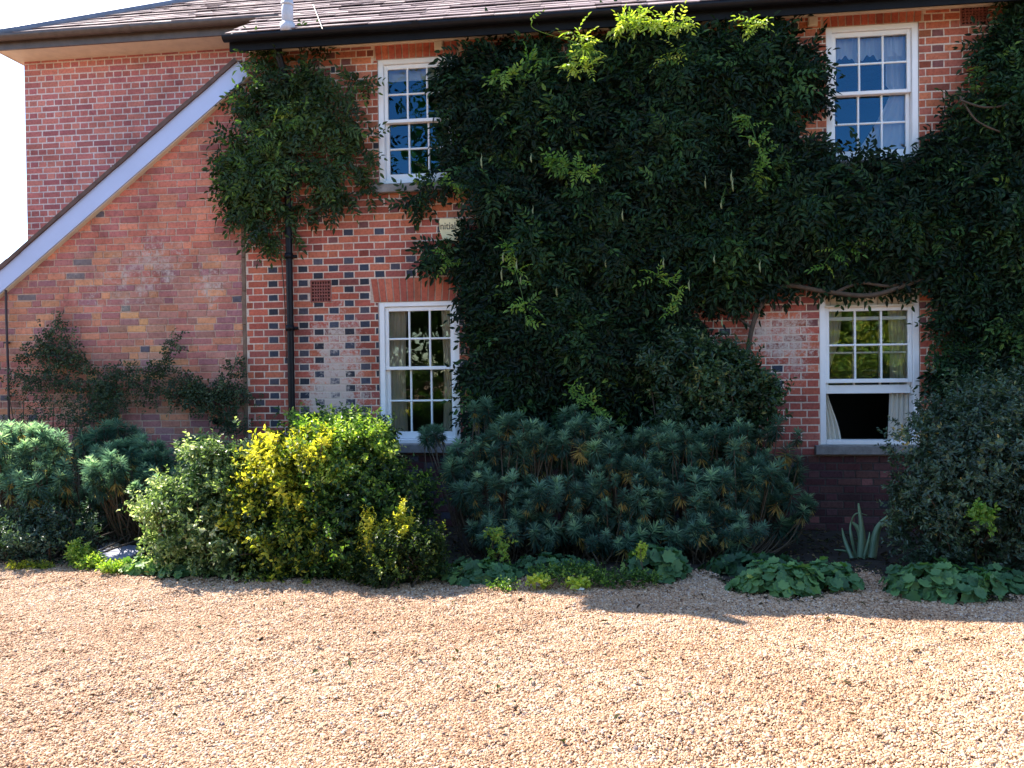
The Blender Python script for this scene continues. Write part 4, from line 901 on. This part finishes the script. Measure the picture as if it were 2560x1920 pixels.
shrub('flower_tuft', 'small lime green flower tuft on the rounded mound', 'flowers', [lump(1602, 1385, 6.32, .045, .06, .04)], 34, .022, .7, M_young, .5, .04, 7)
shrub('sapling', 'thin lime green sapling standing between the middle mounds', 'sapling', [lump(1250, 1375, 6.4, .10, .12, .06), lump(1240, 1340, 6.4, .07, .04, .05)], 34, .045, .45, M_mid, .7, .07, 6)
shrub('yellow_sprig', 'sprig of yellowing leaves hanging out of the large right bush', 'sprig', [lump(2455, 1300, 6.3, .09, .13, .05), lump(2470, 1350, 6.3, .05, .1, .04)], 30, .05, .55, M_mid, .5, .07, 6, stems=False)
shrub('grass_tuft', 'flat sunlit yellow-green tuft on the gravel at the left edge', 'grass', [lump(90, 1424, 6.35, .16, .025, .06), lump(40, 1428, 6.35, .12, .02, .05)], 120, .035, .25, M_gold, .45, .05, 6)

# fallen leaves, twiggy bits and small weeds over the bare soil
n = 9000; xx = rng.uniform(-6.5, 5.5, n); yy = bedy(xx)+rng.uniform(-.1, 2.2, n)**1.0; xx[:160] = rng.uniform(-5, 4, 160); yy[:160] = rng.uniform(3.4, 6.3, 160); B = np.c_[xx, yy, rng.uniform(.006, .03, n)]; B[:160, 2] = .028
A = nz(np.c_[rng.normal(0, 1, n), rng.normal(0, 1, n), rng.normal(0, .25, n)]); NN = nz(np.c_[rng.normal(0, .35, n), rng.normal(0, .35, n), np.ones(n)])
tag(leaves('leaf_litter', B, A, NN, rng.uniform(.02, .06, n), rng.uniform(.01, .03, n), rng.uniform(0, 1, n), leafmat('litter', [(0, (.03, .02, .012)), (.5, (.08, .055, .03)), (.8, (.05, .08, .03)), (1, (.24, .17, .09))], .1, .8, .1), None),
    'fallen leaves and bits covering the dark soil of the bed', 'leaf litter', kind='stuff')
# iris
ir = gnd(2150, 1400); root = empty('iris', (ir[0], ir[1], 0), 'clump of grey-green sword leaves standing at the left foot of the large right bush', 'iris')
for pts, w in [([(2152, 1395), (2155, 1330), (2146, 1258)], .040), ([(2165, 1395), (2150, 1330), (2130, 1305)], .042), ([(2180, 1395), (2195, 1320), (2234, 1280)], .042), ([(2140, 1395), (2128, 1340), (2127, 1310), (2140, 1284), (2168, 1288)], .014),
               ([(2150, 1398), (2120, 1380), (2085, 1374)], .02), ([(2160, 1398), (2172, 1350), (2174, 1330)], .018), ([(2130, 1395), (2112, 1350), (2105, 1320)], .022), ([(2145, 1398), (2165, 1375), (2190, 1362)], .018)]:
    P = smooth_line([at(x, y, ir[1]+random.uniform(-.08, .08)) for x, y in pts], 6); k = len(P); t = np.linspace(0, 1, k); ww = w*np.clip(1.15-t, .05, .85)
    T = nz(np.gradient(P, axis=0)); S = nz(np.cross(T, [0, 1, 0])); V = np.concatenate([P-S*ww[:, None], P+[0, -.006, 0], P+S*ww[:, None], P+[0, .004, 0]])
    i = np.arange(k-1); Fq = np.concatenate([np.stack([i+a*k, i+1+a*k, i+1+b*k, i+b*k], 1) for a, b in ((0, 1), (1, 2), (2, 3), (3, 0))])
    mesh('leaf', V, [Fq], leafmat('iris_leaf', [(0, (.16, .25, .16)), (1, (.26, .38, .22))], .25, .4, .4), root, {'rnd': np.tile(t, 4)}, True)
# grey slab lying at the bed edge, with debris
c = gnd(300, 1410); sl = empty('stone_slab', (c[0], c[1], 0), 'low grey slab lying at the bed edge beside the lime clump', 'slab')
def slab(pts, z0, z1, name, mat):
    p = [gnd(*q)[:2] for q in pts]; n = len(p); cc = np.mean(p, 0)
    V = [(*q, z0) for q in p]+[(*q, z1-.008) for q in p]+[(*(cc+(np.array(q)-cc)*.96), z1) for q in p]
    F4 = [(a*n+i, a*n+(i+1) % n, (a+1)*n+(i+1) % n, (a+1)*n+i) for a in (0, 1) for i in range(n)]
    mesh(name, V, [F4, [[2*n+i for i in range(n)]]], mat, sl)
slab([(262, 1412), (322, 1412), (362, 1384), (330, 1378), (275, 1376), (238, 1392)], .0, .06, 'slab', M_slab)
slab([(240, 1378), (320, 1368), (345, 1356), (318, 1350), (262, 1360)], .0, .05, 'back_slab', M_slab)
mb = MB()
for i in range(40):
    p = gnd(random.gauss(285, 14), random.gauss(1380, 4)); s = random.uniform(.006, .014); mb.box(p[0]-s, p[0]+s, p[1]-s, p[1]+s, .058, .066+s*.6)
mb.build('debris', plain('debris', (.45, .38, .30), .9), sl)
# bits on the ground
def pebble(name, label, px, py, s, mat, cat):
    p = gnd(px, py); th = np.arange(9)*2*math.pi/9; V = [(p[0], p[1], .012+s[2])]
    for rr, h in ((.6, .85), (1, .3), (.9, 0)): V += [(p[0]+s[0]*rr*math.cos(t)*random.uniform(.85, 1.1), p[1]+s[1]*rr*math.sin(t)*random.uniform(.85, 1.1), .010+s[2]*h) for t in th]
    F3 = [(0, 1+i, 1+(i+1) % 9) for i in range(9)]; F4 = [(1+a*9+i, 1+(a+1)*9+i, 1+(a+1)*9+(i+1) % 9, 1+a*9+(i+1) % 9) for a in (0, 1) for i in range(9)]
    tag(mesh(name, V, [F3, F4], mat, None, None, True), label, cat)
pebble('white_stone', 'white flint lying beside the lime seedling', 1448, 1478, (.045, .02, .02), M_white, 'stone')
pebble('pale_stone', 'pale grey stone on the dark soil in the middle of the bed', 1475, 1418, (.04, .02, .02), M_flint, 'stone')
pebble('red_stone', 'small orange-red stone alone on the sunny gravel', 1424, 1542, (.014, .010, .008), plain('red_stone', (.5, .12, .06), .8), 'stone')
p0 = gnd(1758, 1405); P = smooth_line([p0+[0, 0, .02], gnd(1780, 1396)+[0, 0, .035], gnd(1800, 1388)+[0, 0, .03]], 5); k = len(P); ww = .012*np.sin(np.linspace(.3, 2.9, k))[:, None]
V = np.concatenate([P+[0, -1, 0]*ww, P+[0, 0, .004], P+[0, 1, 0]*ww]); i = np.arange(k-1)
tag(mesh('dead_leaf', V, [np.concatenate([np.stack([i+a*k, i+1+a*k, i+1+(a+1)*k, i+(a+1)*k], 1) for a in (0, 1)])], plain('straw', (.42, .30, .13), .8)), 'curled straw-coloured dead leaf on the bed between two mounds', 'dead leaf')

# ---------------------------------------------------------------- garden opposite, seen mirrored in the panes
M_tree = leafmat('tree_leaf', [(0, (.02, .05, .012)), (.5, (.06, .13, .025)), (.8, (.15, .24, .04)), (1, (.40, .38, .06))], .3, .5, .3)
def tree(x, y, h, r, label, n=1500, base=.45, zc=.62, lf=.22):
    root = empty('tree', (x, y, 0), label, 'tree', 'garden trees opposite the house')
    nL = 9; lp = [np.array([x, y, h*zc])+rng.normal(0, 1, 3)*[r*.45, r*.45, h*.16] for _ in range(nL)]
    mb = MB(); mb.tube(smooth_line([(x, y, 0), (x+.1, y, h*.25), (x, y+.1, h*.5), (x+.1, y, h*.85)], 4), np.linspace(.22, .04, 13), 8)
    for c in lp: mb.tube(smooth_line([(x, y, h*.3), (np.array([x, y, h*.4])+c)/2+[0, 0, .3], c], 4), np.linspace(.09, .02, 9), 6)
    mb.build('trunk', M_bark, root, True)
    ii = rng.integers(0, nL, n); dr = rdir(n); C = np.array(lp)[ii]+dr*(rng.uniform(.5, 1.05, n)*(1+.2*noise(dr, 3)))[:, None]*[r*.55, r*.55, h*.2]
    g = base+.15*noise(C, .8); Bs, As, Ns, Ls, Rs = [], [], [], [], []
    for k in range(8):
        a = rdir(n); Bs.append(C+a*.15); As.append(nz(a+dr*.5)); Ns.append(nz(dr+[0, 0, .5]+rng.normal(0, .4, (n, 3)))); Ls.append(lf*rng.uniform(.6, 1.2, n)); Rs.append(g+rng.normal(0, .15, n))
    L = np.concatenate(Ls); leaves('crown', np.concatenate(Bs), np.concatenate(As), np.concatenate(Ns), L, L*.6, np.concatenate(Rs), M_tree, root)
tree(-7.5, -9, 7.5, 3.0, 'garden tree opposite the lean-to', 1500)
tree(-4.2, -11, 13.5, 2.6, 'tall garden tree opposite the wisteria', 1100, .35, .66)
tree(1.5, -12, 6.5, 3.0, 'round garden tree straight behind the camera', 1500, .5)
tree(6.5, -11, 6.0, 3.0, 'yellowing garden tree opposite the half-open window', 1500, .7, .5)
tree(11.5, -10, 6.5, 3.2, 'garden tree at the right end of the lawn edge', 1500, .55)
tree(-13, -10, 8, 3.5, 'garden tree at the left end of the lawn edge', 1500, .4)
shrub('garden_hedge', 'long mixed hedge along the far side of the drive behind the camera', 'hedge', [(xx, -8.5+.4*math.sin(xx), 1.0, 1.7, .9, 1.3+.3*math.sin(xx*1.7)) for xx in np.arange(-14, 15, 2.2)]+[(xx, -9.4, 2.9, 1.6, 1.0, 1.9) for xx in (-11, -9, -7.2, -5.2, -3.4, 5.5, 7.3, 9.2)], 9500, .13, .6, M_tree, .5, .35, 7, lumpc=[.1, 0, -.1, -.15, -.1, -.1, 0, .1, .3, .35, .2, 0, .1, 0, -.1, -.05, -.12, 0, -.1, .1, .4, .2])
